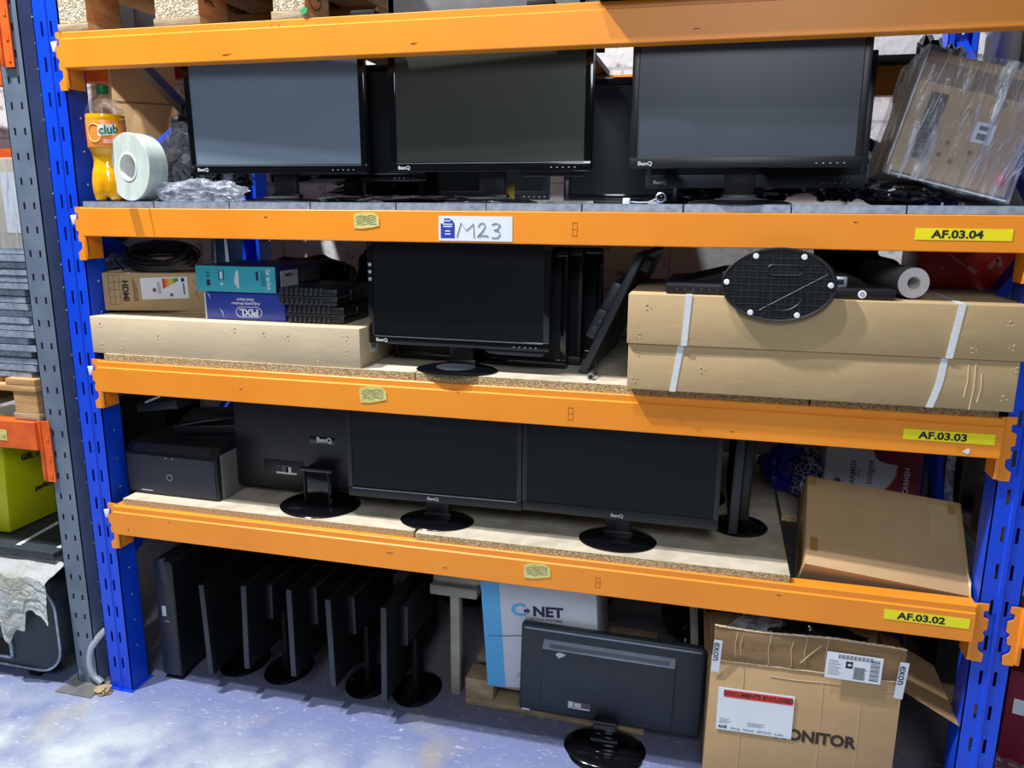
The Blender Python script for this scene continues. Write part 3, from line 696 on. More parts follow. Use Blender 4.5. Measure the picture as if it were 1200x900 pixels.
# HDMI monitor carton with the cable bundle on it
hy = math.radians(27)
zt = ZCt+.1185
c = carton('monitor_carton', 'brown carton printed HDMI with a white energy label, under the cable bundle', (.40, .15, .122), (.066, .058, zt+.0100), (0, 0, math.radians(15)), 'card_tan')
text('lettering', 'HDMI', .027, 'ink_brown', c, fr((.072, -.0006, .098), (0, 0, -1), (1, 0, 0)), bold=.0012, align='LEFT', sx=1.0)
mb = MB()
for (a, b, d, e) in ((.02, .055, .02, .115),):
    for q in range(5): mb.box(a, b, 0, .0005, d+q*(e-d)/4, d+q*(e-d)/4+.001)
    for q in (a, (a+b)/2, b): mb.box(q-.0005, q+.0005, 0, .0005, d, e)
for q in range(4): mb.box(.098+.004*q, .0995+.004*q, 0, .0005, .03, .11-.012*q)
part('print_marks', mb, 'ink_brown', c, T=Matrix.Translation((0, -.0006, 0)), smooth=False)
Tl = fr((.125, -.0008, .036), (1, 0, .035), (0, 0, 1))
lb = plate('energy_label', .152, .070, 'paper', c, Tl)
for i, cc in enumerate(((206, 60, 40), (226, 120, 50), (236, 160, 60), (236, 206, 70), (170, 190, 60), (90, 160, 60), (50, 140, 60))):
    mb = MB(); mb.box(.071+i*.0075, .0782+i*.0075, .064-.030+i*.0035, .066, .0006, .0009)
    part('energy_bar', mb, mat('energy_bar_ink', cc), lb, T=Tl, smooth=False)
mb = MB(); mb.box(.132, .143, .054, .066, .0006, .0009); mb.box(.137, .141, .012, .050, .0006, .0008); part('blue_panel', mb, 'ink_blue', lb, T=Tl, smooth=False)
mb = MB(); mb.box(.092, .102, .008, .018, .0006, .0009); mb.box(.038, .048, .024, .036, .0006, .0009)
for q in range(3): mb.box(.054+q*.004, .0555+q*.004, .018, .056, .0006, .0008)
part('label_print', mb, 'ink_grey', lb, T=Tl, smooth=False)
text('lettering', 'HDR 10', .016, 'ink_brown', c, fr((.345, -.0006, .092), (0, 0, -1), (1, 0, 0)), align='LEFT')
mb = MB(); mb.tube([(.295, -.0006, .10), (.298, -.0006, .09), (.307, -.0006, .085), (.306, -.0006, .07), (.300, -.0006, .06), (.306, -.0006, .045), (.313, -.0006, .035)], .0008, 5); part('pen_mark', mb, 'ink_brown', c)
# lower carton below it
carton('flat_carton', 'brown carton lying flat beneath the HDMI carton', (.40, .2, .0095), (.1, .12, zt), (0, 0, .06), 'card_tan', bev=.001)

# cable bundle
mb = MB(); rnd = random.Random(3)
t = thing('cable_coil', 'bundle of coiled black cables resting on the HDMI carton', 'cable', (.21, .165, zt+.137))
for k in range(15):
    r0 = .055+.012*rnd.random()*3; cxx = .01*rnd.uniform(-1, 1); zz = .006*k*.8; ph = rnd.random()*6; ax = 1.35+rnd.random()*.3
    mb.tube([(cxx+r0*ax*math.cos(2*PI*i/28), -.02+.03*k/15+r0*.55*math.sin(2*PI*i/28), .005+r0*.36*(1+math.sin(2*PI*i/28+.5*math.sin(ph)))+zz*.35+.004*math.sin(4*PI*i/28+ph)) for i in range(28)], .0042, 7, closed=True)
part('cable', mb, 'black_satin', t)
mb = MB()
mb.tube([(-.095+.010*math.cos(a), 0.005*math.sin(2*a), .035+.038*math.sin(a)) for a in [2*PI*i/20 for i in range(20)]], .005, 7, closed=True); part('cable_tie', mb, 'grey_satin', t)
mb = MB(); mb.tube([(-.10, -.02, .02), (-.14, -.04, .05), (-.16, -.02, .03), (-.15, 0, -.005), (-.11, -.035, -.004)], .0035, 7); mb.tube([(.09, -.02, .02), (.14, .03, .01), (.2, .05, .02)], .004, 7); part('loose_end', mb, 'black_satin', t)
o = part('black_bag', MB().blob((0, 0, 0), (.30, .2, .16), .28, 2.2, 4, 5, flat=-.108), 'black_film', loc=(.42, .62, ZCt+.11)); tagit(o, 'crumpled black plastic bag behind the cable bundle and teal box', 'bag')

o = part('blue_cloth', MB().blob((0, 0, 0), (.055, .05, .145), .22, 2.6, 4, 37, flat=-.14), mat('dark_teal_cloth', (22, 60, 98), (16, 48, 84), 9, .8, 0, .4, 20), loc=(.62, .90, ZCt+.142)); tagit(o, 'dark blue cloth heap at the back of the middle shelf left of the lone monitor', 'cloth')
# PIXL box + TP-link box
c = carton('monitor_stand_box', 'blue box with its lettering upside down, under the teal box', (.272, .22, .088), (.452, .045, zt), (0, 0, .03), 'pixl')
Tb = fr((.205, -.0008, .025), (-1, 0, 0), (0, 0, -1))
text('lettering', 'PIXL', .030, 'paper', c, fr((.150, -.0006, .026), (-1, 0, 0), (0, 0, -1)), bold=.0009, align='CENTER', sx=1.1)
text('lettering', 'Adjustable Monitor\nDesk Stand', .0125, 'paper', c, fr((.140, -.0006, .058), (-1, 0, 0), (0, 0, -1)), align='CENTER', bold=.0002)
mb = MB(); N = 36; r = .0155; pp = []
for i in range(N):
    a = 2*PI*i/N; pp.append((.150+(.028 if math.cos(a) > 0 else -.028)+r*math.cos(a), -.0006, .026+r*math.sin(a)))
mb.tube(pp, .0011, 5, closed=True); part('logo_outline', mb, 'paper', c)
mb = MB(); mb.box(-.0005, .004, -.0007, .2, 0, .088); part('edge_tape', mb, 'tan_tape', c, smooth=False)
for (a, b) in (((.004, .088), (.02, .06)), ((.05, .034), (.062, .004))):
    mb = MB(); mb.tube([(a[0], -.0006, a[1]), ((a[0]+b[0])/2+.004, -.0008, (a[1]+b[1])/2+.003), (b[0], -.0006, b[1])], [.0004, .0013, .0003], 5); part('tape_glint', mb, 'tan_tape', c)
c = carton('router_box', 'teal and navy box lying on the blue box, nearest the cable bundle', (.268, .30, .078), (.438, .03, zt+.0885), (0, 0, .035), 'navy')
mb = MB(); mb.box(0, .268, -.001, .003, 0, .078, bev=.0008); ft = part('front_panel', mb, 'teal', c, label='teal front panel')
text('lettering', 'tp-link', .017, 'paper', ft, fr((.246, -.0016, .048), (0, 0, -1), (1, 0, 0)), bold=.0004, align='LEFT', sx=.9)
mb = MB(); mb.tube([(.246+.0065*math.cos(a), -.0016, .063+.0065*math.sin(a)) for a in [2*PI*i/16*0.8 for i in range(17)]], .0016, 5); mb.tube([(.246, -.0016, .063), (.246, -.0016, .052)], .0014, 5); part('logo_mark', mb, 'paper', ft)
mb = MB(); mb.prism([(.142, .010), (.146, .012), (.146, .062), (.140, .068), (.132, .045), (.130, .030)], 0, .0006); mb.box(.082, .092, .040, .060, 0, .0006); mb.lathe([(0, .0007), (.005, .0007), (.005, 0)], 14, Matrix.Translation((.087, .024, 0))); part('product_picture', mb, 'white_card', ft, T=FRONT(0, -.0011, 0), smooth=False)
mb = MB(); mb.box(.078, .081, .034, .066, 0, .0005); mb.box(.093, .096, .034, .066, 0, .0005); mb.box(.036, .048, .018, .036, 0, .0005); mb.box(.204, .212, .036, .064, 0, .0005)
for q in range(3): mb.box(.222+q*.005, .2235+q*.005, .02, .066, 0, .0004)
for q in range(5): mb.box(.036, .048, .044+q*.004, .0455+q*.004, 0, .0004)
part('print_marks', mb, 'ink_blue', ft, T=FRONT(0, -.0011, 0), smooth=False)
Ts = fr((.2686, .03, .012), (0, 1, 0), (0, 0, 1))
lb = plate('side_label', .11, .052, 'white_card', c, Ts); text('lettering', 'OMADA', .014, 'ink_blue', lb, Ts @ Matrix.Translation((.05, .038, .0008)), align='CENTER', bold=.0005)
mb = MB(); mb.box(.13, .26, .01, .05, 0, .0004); part('side_print', mb, 'ink_grey', c, T=Ts, smooth=False)

# ribbed tool cases
def ribbed_case(label, loc, yaw, w=.20, d=.26, h=.052):
    t = thing('ribbed_case', label, 'case', loc, (0, 0, yaw), 'ribbed cases stacked')
    mb = MB(); mb.box(0, w, 0, d, 0, h*.48, bev=.007); part('lower_shell', mb, 'black_satin', t)
    mb = MB(); mb.box(-.001, w+.001, -.001, d+.001, h*.52, h, bev=.007); part('lid', mb, 'black_satin', t)
    mb = MB(); mb.box(-.003, w+.003, -.003, d+.003, h*.44, h*.56, bev=.0015); part('seal_rim', mb, 'grey_satin', t)
    mb = MB()
    for i in range(9): mb.box(.008+i*w*.084, .008+i*w*.084+.010, -.005, .004, h*.06, h*.42, bev=.002); mb.box(.008+i*w*.084, .008+i*w*.084+.010, -.006, .014, h*.60, h+.002, bev=.002)
    part('ribs', mb, 'grey_satin', t)
    mb = MB(); mb.box(w-.001, w+.006, d*.35, d*.6, h*.2, h*.8, bev=.002); part('latch', mb, 'black_satin', t)
    return t
a = ribbed_case('black ribbed plastic case, lower of two beside the blue box', (.735, .045, zt), .05, w=.185)
a.pop('group', None) if hasattr(a, 'pop') else None
b = ribbed_case('black ribbed plastic case, upper of two, resting on the other case', (.716, .035, zt+.0545), .03, w=.190)
for q in (a, b):
    if 'group' in q: del q['group']

# tilted monitor leaning against the strapped cartons
t = thing('computer_monitor', 'slim black monitor leaning edge-on against the strapped cartons', 'monitor', (1.624, .10, ZCt+.005), (0, math.radians(24.3), -.05))
mb = MB(); mb.box(0, .022, 0, .50, 0, .375, bev=.003); part('housing', mb, 'grey_satin', t)
mb = MB(); mb.box(-.030, .003, .03, .44, .10, .275, bev=.008); bk = part('back_cover', mb, 'grey_satin', t)
mb = MB(); mb.box(-.031, -.002, .02, .15, .10, .19, bev=.004); part('port_block', mb, 'grey_satin', t)
mb = MB(); mb.box(.020, .0235, .012, .488, .02, .36); part('screen', mb, 'screen_black', t, smooth=False)
mb = MB(); mb.tube([(-.016+.004*math.cos(a_), .0192, .13+.005*math.sin(a_)) for a_ in [2*PI*i/12 for i in range(12)]], .0008, 5, closed=True); mb.tube([(-.010+.003*math.cos(a_), .0192, .155+.003*math.sin(a_)) for a_ in [2*PI*i/12 for i in range(12)]], .0008, 5, closed=True); part('port_marks', mb, 'bright_line', t)
mb = MB(); mb.box(.023, .050, .012, .10, .335, .372, bev=.004); part('stand_hinge', mb, 'black_satin', t)
t = thing('round_plug', 'small round silver-rimmed plug on the board below the leaning monitor', 'plug', (1.672, .03, ZCt+.0095))
mb = MB(); mb.lathe([(.0045, .0), (.0085, 0), (.0095, .002), (.0095, .016), (0, .016)], 24, Matrix.Rotation(PI/2, 4, 'X') @ Matrix.Translation((0, 0, -.008))); part('plug_shell', mb, 'zinc', t)
mb = MB(); mb.lathe([(0, .004), (.006, .003), (.006, 0)], 20, Matrix.Translation((0, -.006, 0)) @ Matrix.Rotation(PI/2, 4, 'X')); part('plug_centre', mb, 'hole', t)
mb = MB(); mb.tube([(0, .008, 0), (.01, .03, .004), (.006, .05, .03), (.0, .06, -.004)], .0028, 7); part('cable', mb, 'black_satin', t)
# crumpled bag behind
o = part('clear_bag', MB().blob((0, 0, 0), (.16, .10, .045), .35, 3.2, 4, 9, flat=-.04), 'bubble', loc=(1.58, .78, ZCt+.042)); tagit(o, 'crumpled clear plastic lying at the back of the middle shelf', 'bag')

# monitor lying on its back with oval foot hanging over the carton
zz = ZCt+.1225+.1305
t = thing('computer_monitor', 'monitor lying flat on the strapped cartons with its ribbed oval foot hanging over the front', 'monitor', (2.135, -.035, zz))
mb = MB(); mb.box(-.268, .275, 0, .34, 0, .026, bev=.004); part('housing', mb, 'black_satin', t)
mb = MB(); mb.prism([(-.235, .024), (-.12, .055), (-.03, .060), (.16, .060), (.20, .045), (.23, .024)], 0, .26, m=Matrix.Translation((0, .30, 0)) @ Matrix.Rotation(PI/2, 4, 'X'), bev=.003); part('back_cover', mb, 'black_matt', t)
mb = MB(); mb.box(-.13, -.02, .012, .05, .026, .058, bev=.002); pb = part('port_block', mb, 'black_satin', t)
mb = MB()
for (a_, b_, c_, d_) in ((-.088, -.072, .034, .036), (-.088, -.072, .050, .052), (-.088, -.086, .034, .052), (-.074, -.072, .034, .052), (-.082, -.078, .038, .048)): mb.box(a_, b_, .0105, .013, c_, d_)
part('port_label', mb, 'ink_grey', pb, smooth=False)
mb = MB(); mb.box(.135, .165, .01, .03, .027, .052, bev=.001); pt = part('vga_port', mb, 'zinc', t); mb = MB(); mb.box(.143, .157, .006, .012, .034, .046, bev=.001); part('socket', mb, 'hole', pt)
mb = MB(); mb.lathe([(0, .002), (.0095, .0018), (.0098, 0)], 24, FRONT(.200, -.0005, .0125)); st = part('round_sticker', mb, 'white_plastic', t, label='white round sticker with blue print')
mb = MB(); mb.tube([(.200+.004*math.cos(a_), -.0026, .0125+.004*math.sin(a_)) for a_ in [2*PI*i/12 for i in range(12)]], .0009, 5, closed=True); part('sticker_print', mb, 'pixl', st)
mb = MB()
for i in range(6): mb.box(-.24+i*.02, -.237+i*.02, -.0006, .001, .010, .013)
part('button_marks', mb, 'ink_grey', t, smooth=False)
mb = MB(); mb.box(-.04, .04, -.03, .02, .03, .065, bev=.006); part('neck', mb, 'black_satin', t)
# oval foot (underside faces the viewer)
ax_, bx_ = .134, .090
To = FRONT(0.003, -.0335, .033)
mb = MB(); mb.lathe([(.0, .006), (.93, .006), (.93, .012), (.975, .014), (1, .010), (.99, .002), (.9, -.002), (0, -.003)], 72, To @ Matrix.Diagonal((ax_, bx_, 1, 1))); ov = part('base', mb, 'black_satin', t)
mb = MB()
for i in range(-7, 8):
    x = i*.0172; hh = bx_*.93*math.sqrt(max(0, 1-(x/(ax_*.95))**2))
    if hh > .01: mb.box(x-.0007, x+.0007, -hh, hh, .005, .0115)
for j in range(-5, 6):
    y = j*.0158; hh = ax_*.93*math.sqrt(max(0, 1-(y/(bx_*.95))**2))
    if hh > .01: mb.box(-hh, hh, y-.0007, y+.0007, .005, .0115)
mb.tube([(-.04, -.062, .011), (.11, .028, .011)], .0011, 5); mb.tube([(-.03, -.075, .0105), (-.012, -.03, .0105)], .0009, 5)
part('rib_grid', mb, 'grey_satin', ov, T=To, smooth=False)
mb = MB(); mb.tube([((.028 if math.cos(a_) > 0 else -.028)+.012+.012*math.cos(a_), .036+.012*math.sin(a_), .012) for a_ in [2*PI*i/28 for i in range(28)]], .002, 6, closed=True); mb.box(-.014, .038, .026, .046, .006, .009)
mb.tube([(.008+.05*math.cos(a_), -.02+.042*math.sin(a_), .0115) for a_ in [PI+PI*i/20 for i in range(21)]], .0016, 6)
part('centre_boss', mb, 'black_satin', ov, T=To)
for (x, y) in ((-.058, .068), (.055, .068), (-.124, .004), (.121, .002), (-.062, -.069), (.049, -.072)):
    mb = MB(); mb.lathe([(0, .006), (.0052, .006), (.0068, .004), (.007, 0)], 20, To @ Matrix.Translation((x*.98, y, .010)))
    mb2 = part('rubber_foot', mb, 'white_plastic', ov, label='round white rubber foot')

# paper roll and red box on the cartons
def roll_obj(name, label, loc, axis, R, r, L, m_side, m_end, m_in, extra=None):
    t = thing(name, label, 'roll', loc); q = Vector(axis).normalized().to_track_quat('Z', 'Y').to_matrix().to_4x4()
    mb = MB(); mb.lathe([(R*.985, 0), (R, .002), (R, L-.002), (R*.985, L)], 56, q); part('wrapping', mb, m_side, t)
    mb = MB(); mb.lathe([(r*1.12, .0002), (R*.986, 0), (R*.986, .002), (r*1.12, .002)], 56, q); part('roll_end', mb, m_end, t)
    mb = MB(); mb.lathe([(r*1.12, L), (R*.986, L)], 56, q); part('roll_end', mb, m_end, t)
    mb = MB(); mb.lathe([(r, -.0015), (r*1.14, -.0015), (r*1.14, .003)], 44, q); mb.lathe([(r, -.0015), (r, L)], 44, q); part('core', mb, m_in, t)
    return t
roll_obj('paper_roll', 'roll of pale paper lying on the strapped cartons, left of the red box', (2.457, .015, zz+.039), (-.16, 1, .0), .0375, .0155, .34, 'kraft_grey', 'white_card', 'core')
c = carton('red_box', 'red box with pale scattered print, behind the paper roll', (.255, .20, .125), (2.535, .35, zz), (0, 0, 0), 'red_box')
mb = MB()
for (x, z, w, h, a_) in ((.10, .078, .055, .005, -.65), (.14, .052, .03, .012, -.6), (.03, .10, .006, .006, 0), (.065, .055, .012, .012, .5), (.19, .07, .032, .012, .9), (.205, .075, .012, .030, .4), (.22, .03, .012, .007, .2), (.175, .085, .004, .004, 0), (.05, .03, .004, .004, 0), (.12, .025, .004, .004, 0), (.245, .062, .006, .035, 0)):
    mb.box(-w/2, w/2, -h/2, h/2, 0, .0006, m=FRONT(x, -.0006, z) @ Matrix.Rotation(a_, 4, 'Z'), bev=0)
part('print_marks', mb, mat('pink_print', (226, 130, 116)), c, smooth=False)
o = part('grey_bag', MB().blob((0, 0, 0), (.12, .12, .055), .3, 3, 4, 4, flat=-.05), 'black_film', loc=(2.36, .42, zz+.052)); tagit(o, 'crumpled dark grey bag behind the oval monitor foot', 'bag')

# ------------------------------------------------------------------ things on the top shelf
z0 = ZBt
t = thing('drink_bottle', 'large plastic bottle of orange soft drink with a green cap on the top shelf', 'bottle', (.152, .045, z0), (0, 0, .1))
def bprof(h0, h1, k=1):
    P = [(.036, .0), (.050, .006), (.0545, .03), (.055, .055), (.051, .085), (.0455, .105), (.0435, .120), (.046, .138), (.0525, .155), (.054, .16), (.0545, .235), (.0555, .242), (.054, .262), (.048, .280), (.036, .298), (.022, .310), (.0145, .316), (.0138, .330)]
    out = []
    for (r1, z1), (r2, z2) in zip(P, P[1:]):
        for s in range(3):
            z = z1+(z2-z1)*s/3; r = r1+(r2-r1)*s/3
            if h0 <= z <= h1: out.append((r*k, z))
    return out
def lobes(mb):
    for v in mb.bm.verts:
        if v.co.z < .075:
            a_ = math.atan2(v.co.y, v.co.x); k = (1-v.co.z/.075); f = 1-.16*k*max(0, math.cos(5*a_+.6))**2
            v.co.x *= f; v.co.y *= f
            if v.co.z < .02: v.co.z += .012*k*max(0, math.cos(5*a_+.6))
    return mb
mb = MB(); pr = bprof(0, .258); mb.lathe([(0, .006)]+pr+[(0, pr[-1][1])], 60); part('liquid', lobes(mb), 'juice', t)
mb = MB(); mb.lathe(bprof(.258, .33), 60); part('bottle_neck', mb, 'pet', t, label='clear empty top of the bottle')
mb = MB(); mb.lathe([(.0548, .158), (.0554, .160), (.0558, .2), (.0556, .236), (.055, .238)], 60); lb = part('label_band', mb, 'label_orange', t)
Rl = .0565; a0 = math.radians(-90+28)
def bend(ang, zc):
    def f(co):
        a_ = ang+co.x/Rl; rr = Rl+co.z
        return Vector((rr*math.cos(a_), rr*math.sin(a_), zc+co.y))
    return f
mb = MB(); mb.grid(lambda u, v: (-.0+.052*u, -.016+.032*v+.006*u, .0003), 14, 2)
for v in mb.bm.verts: v.co = bend(math.radians(-80), .206)(v.co)
part('logo_panel', mb, 'white_plastic', lb)
text('lettering', 'club', .036, 'green_ink', lb, Matrix.Identity(4), bold=.0010, align='LEFT', bend=lambda co: bend(math.radians(-77), .206)(Vector((co.x*.92, co.y+co.x*.1, co.z+.0012))))
mb = MB(); mb.tube([bend(math.radians(-92), .200)(Vector((.021*math.cos(q), .026*math.sin(q), .0004))) for q in [2*PI*i/36 for i in range(36)]], .0012, 5, closed=True); part('orange_slice_print', mb, 'label_cream', lb)
mb = MB(); mb.grid(lambda u, v: (.034*u, -.007+.012*v, .0006), 8, 1)
for v in mb.bm.verts: v.co = bend(math.radians(-66), .177)(v.co)
part('small_print', mb, mat('pink_label_print', (236, 170, 150)), lb)
mb = MB(); mb.lathe([(.0, .342), (.0145, .342), (.016, .340), (.0165, .322), (.016, .318)], 30)
for i in range(24): a_ = 2*PI*i/24; mb.box(-.0006, .0006, .016, .0172, .320, .339, m=Matrix.Rotation(a_, 4, 'Z'))
part('cap', mb, 'green', t)

roll_obj('film_roll', 'roll of milky clear film standing on edge next to the orange bottle', (.258, -.004, z0+.1005), (.27, 1, 0), .0995, .037, .065, 'film_roll', 'film_roll', 'core')
o = part('bubble_wrap_bundle', MB().blob((0, 0, 0), (.15, .10, .125), .30, 3.0, 5, 11, flat=-.103, m=Matrix.Rotation(.12, 4, 'Y')), 'bubble', loc=(.375, .20, z0+.105)); tagit(o, 'crumpled shiny bubble wrap bundle between the film roll and the left top-shelf monitor', 'bubble wrap')
wb = part('contents', MB().blob((0, 0, 0), (.13, .08, .085), .32, 2.8, 4, 21, flat=-.064), 'black_film', o, loc=(.015, 0, -.024), label='dark contents')
o = part('clear_wrap', MB().blob((0, 0, 0), (.14, .016, .036), .38, 3.6, 4, 31, flat=-.024), 'bubble', loc=(.50, .0, z0+.0245)); tagit(o, 'loose shiny plastic wrap trailing along the shelf edge under the left top-shelf monitor', 'plastic wrap')
# things seen behind, through the upright frames
t = thing('tall_carton', 'tall brown carton standing cornerwise behind the orange bottle', 'carton', (-.385, .72, 1.8425), (0, 0, math.radians(42)))
mb = MB(); mb.box(0, .24, 0, .29, 0, .41, bev=.004); part('box_body', mb, 'card', t)
mb = MB(); mb.box(.0, .24, -.001, .001, .255, .262); part('crease_line', mb, 'card_dark', t, smooth=False)
t = thing('black_case', 'narrow black padded case standing behind the bubble wrap bundle', 'case', (.14, .42, z0), (0, 0, .15))
mb = MB(); mb.box(-.045, .06, 0, .10, 0, .30, bev=.022, seg=3); part('case_body', mb, 'black_satin', t)
mb = MB(); mb.tube([(-.02, .05, .29), (-.015, .05, .335), (.025, .05, .335), (.03, .05, .29)], .008, 8); part('handle', mb, 'black_matt', t)
mb = MB(); mb.box(-.03, .0, -.004, .003, .02, .27, bev=.001); part('webbing', mb, 'grey_satin', t)

# webcam-like glass knob and plug
t = thing('webcam', 'small round glossy webcam with a pale cable between the middle and right top-shelf monitors', 'webcam', (1.84, .03, z0+.0165))
mb = MB(); mb.lathe([(0, .012), (.008, .010), (.014, .004), (.016, -.004), (.012, -.012), (0, -.014)], 28, Matrix.Rotation(PI/2, 4, 'X')); part('knob_body', mb, 'black_gloss', t)
mb = MB(); mb.lathe([(.010, .010), (.013, .008), (.0135, .005)], 28, Matrix.Rotation(PI/2, 4, 'X')); part('rim', mb, 'zinc', t)
mb = MB(); mb.tube([(-.012, -.008, -.004), (-.03, -.02, -.012), (-.055, -.026, -.013), (-.075, -.03, -.011)], .0014, 6); part('cable', mb, 'white_plastic', t)
mb = MB(); mb.box(-.094, -.076, -.036, -.024, -.0165, -.002, bev=.001); part('plug', mb, 'white_plastic', t)
t = thing('black_cables', 'tangle of thin dark cables lying behind the stands on the top shelf', 'cable', (1.02, .16, z0))
mb = MB(); rnd = random.Random(8)
for k in range(9):
    y = rnd.uniform(-.08, .08); mb.tube([(x*.06-.18+rnd.uniform(-.01, .01), y+.03*math.sin(x*1.3+k), .006+.012*abs(math.sin(x*.9+k*.7))) for x in range(10)], .0035, 6)
part('cable', mb, 'black_satin', t)
t = thing('yellow_note_scrap', 'yellow paper scrap stuck behind the neck of the middle top-shelf monitor', 'paper', (1.385, .17, z0))
part('paper', MB().prism([(0, 0), (.06, 0), (.058, .05), (.03, .03), (0, .028)], 0, .001, m=FRONT(-.03, 0, .012)), mat('mustard_paper', (190, 176, 50)), t, smooth=False)

for i_, (x_, y_, w_) in enumerate(((.86, .78, .30), (1.98, .80, .26))):  # dark filler added so the back of the shelf looks unlit
    o = part('cable_heap', MB().blob((0, 0, 0), (w_, .13, .07), .3, 4, 4, 120+i_, flat=-.060), 'black_film', loc=(x_, y_, z0+.062)); tagit(o, ['dark heap of cables at the back of the top shelf behind the grey-screened monitor', 'dark heap of cables at the back of the top shelf behind the slate-screened monitor'][i_], 'cables')
# stretch-wrapped carton at the right
ang = math.radians(14.6)
zb = Matrix.Rotation(math.radians(-6), 3, 'X')
Rm = Matrix.Rotation(ang, 3, 'Y') @ Matrix.Rotation(math.radians(-3), 3, 'X')
c = thing('wrapped_carton', 'tilted cardboard carton wrapped in clear stretch film at the right end of the top shelf', 'carton', (2.384, .090, 1.797), Rm)
mb = MB(); mb.box(0, .275, 0, .25, 0, .285, bev=.004); part('box_body', mb, 'card', c)
mb = MB(); mb.box(.002, .273, -.0012, .003, .215, .262, bev=.001); part('fold_band', mb, 'card_dark', c)
Tp = fr((.048, -.0008, .045), (0, 0, 1), (-1, 0, 0))
pl = plate('printed_panel', .155, .040, 'ink_brown', c, fr((.075, -.0010, .040), (0, 0, 1), (-1, 0, 0)), t=.0005, label='dark printed panel')
text('lettering', 'HOUNS', .034, 'ink_grey', pl, fr((.055, -.0018, .052), (0, 0, 1), (-1, 0, 0)), bold=.0006, sx=1.1)
lb = plate('shipping_label', .045, .048, 'paper', c, FRONT(.155, -.0010, .105))
mb = MB(); mb.box(.010, .036, .030, .040, .0006, .001); mb.box(.010, .036, .008, .022, .0006, .001); part('label_print', mb, 'ink_grey', lb, T=FRONT(.155, -.0010, .105), smooth=False)
mb = MB()
for (x, z) in ((.10, .06), (.13, .05), (.13, .17), (.20, .2), (.165, .08), (.11, .09)): mb.lathe([(0, .0004), (.006, .0004), (.006, 0)], 14, FRONT(x, -.001, z))
part('print_marks', mb, 'card_dark', c)
mb = MB(); mb.lathe([(0, .0008), (.011, .0006), (.013, 0)], 20, FRONT(.250, -.0105, .035) @ Matrix.Diagonal((.8, 1.2, 1, 1))); part('red_sticker', mb, 'red', c, label='round red sticker')
def wrapface(mb):
    for v in mb.bm.verts:
        q = Vector((v.co.x*9+v.co.z*3, v.co.y*6, v.co.z*3.0)); k = noise.noise(q*2.2)
        d = Vector((v.co.x-.143, v.co.y-.13, v.co.z-.146)); d.normalize(); v.co += d*(.004+.006*k)
    return mb
b = bmesh.new(); bmesh.ops.create_cube(b, size=1); bmesh.ops.subdivide_edges(b, edges=b.edges, cuts=30, use_grid_fill=True)
bmesh.ops.transform(b, matrix=Matrix.Translation((.138, .126, .141)) @ Matrix.Diagonal((.292, .27, .303, 1)), verts=b.verts)
mb = MB(); mb._merge(b); part('stretch_film', wrapface(mb), 'film', c)
mb = MB(); rnd = random.Random(5)
for k in range(26):
    side = rnd.random()
    x = .005+.12*rnd.random() if side < .5 else .16+.11*rnd.random(); z = rnd.uniform(.02, .2); L = rnd.uniform(.03, .1)
    mb.tube([(x+.012*i/5*(1 if side < .5 else 1.6), -.0105-.001*math.sin(i), z+L*i/5) for i in range(6)], [.0002, .0007, .001, .0009, .0006, .0002], 5)
mb.tube([(-.006, -.008, .01+.28*i/9) for i in range(10)], [.001+.002*abs(math.sin(i*1.7)) for i in range(10)], 6)
mb.tube([(.01+.27*i/9, -.008, -.008) for i in range(10)], [.001+.0015*abs(math.sin(i*1.3)) for i in range(10)], 6)
part('film_creases', mb, 'tan_tape', c)
o = part('black_bag', MB().blob((0, 0, 0), (.10, .08, .028), .2, 3, 4, 14, flat=-.026), 'black_film', loc=(2.43, .16, z0+.0275)); tagit(o, 'flattened black plastic under the film-wrapped carton', 'bag')
o = part('black_bag', MB().blob((0, 0, 0), (.095, .16, .235), .28, 2.2, 4, 17, flat=-.238), 'black_film', loc=(2.575, .60, z0+.24)); tagit(o, 'big black plastic bag behind the film-wrapped carton', 'bag')
o = part('black_bag', MB().blob((0, 0, 0), (.10, .12, .10), .28, 2.4, 4, 18), 'black_film', loc=(2.33, .50, z0+.11)); tagit(o, 'small black plastic bag left of the film-wrapped carton', 'bag')

# ------------------------------------------------------------------ pallets above the top beam
def pallet(label, loc, W=.8, D=1.1, group=None, rot=0, blocks=((0, .1), (.3275, .4725), (.7, .8)), bh=.095, m='wood', mark=True, decks=True, front='chip_block'):
    t = thing('wooden_pallet', label, 'pallet', loc, (0, 0, rot), group)
    for (a, b) in blocks:
        mb = MB(); mb.box(a-.003, b+.003, 0, D, 0, .022, bev=.002); part('bottom_board', mb, 'wood_grey', t)
        for (y0, y1) in ((.004, .145), (D/2-.07, D/2+.07), (D-.145, D)):
            mb = MB(); mb.box(a+.002, b-.002, y0, y1, .022, .022+bh, bev=.002)
            o = part('block', mb, [m, front], t, smooth=False)
            for p in o.data.polygons: p.material_index = 1 if p.normal.y < -.8 else 0
    if decks:
        for (y0, y1) in ((0, .145), (D/2-.07, D/2+.07), (D-.145, D)):
            mb = MB(); mb.box(0, W, y0, y1, .022+bh, .044+bh, bev=.002); part('stringer_board', mb, 'wood', t)
        for k in range(5):
            x = k*(W-.12)/4; mb = MB(); mb.box(x, x+.12, 0, D, .044+bh, .066+bh, bev=.002); part('deck_board', mb, 'wood', t)
    return t
p = pallet('wooden pallet with pale chipboard block ends resting on the top orange beam', (.078, -.02, ZA+BH), front='chip_block')
mb = MB(); mb.tube([(.8015-.003, .06+.038*math.cos(a_), .07+.036*math.sin(a_)) for a_ in [2*PI*i/30 for i in range(30)]], .0016, 5, closed=True); part('stamp_ring', mb, 'ink_brown', p)
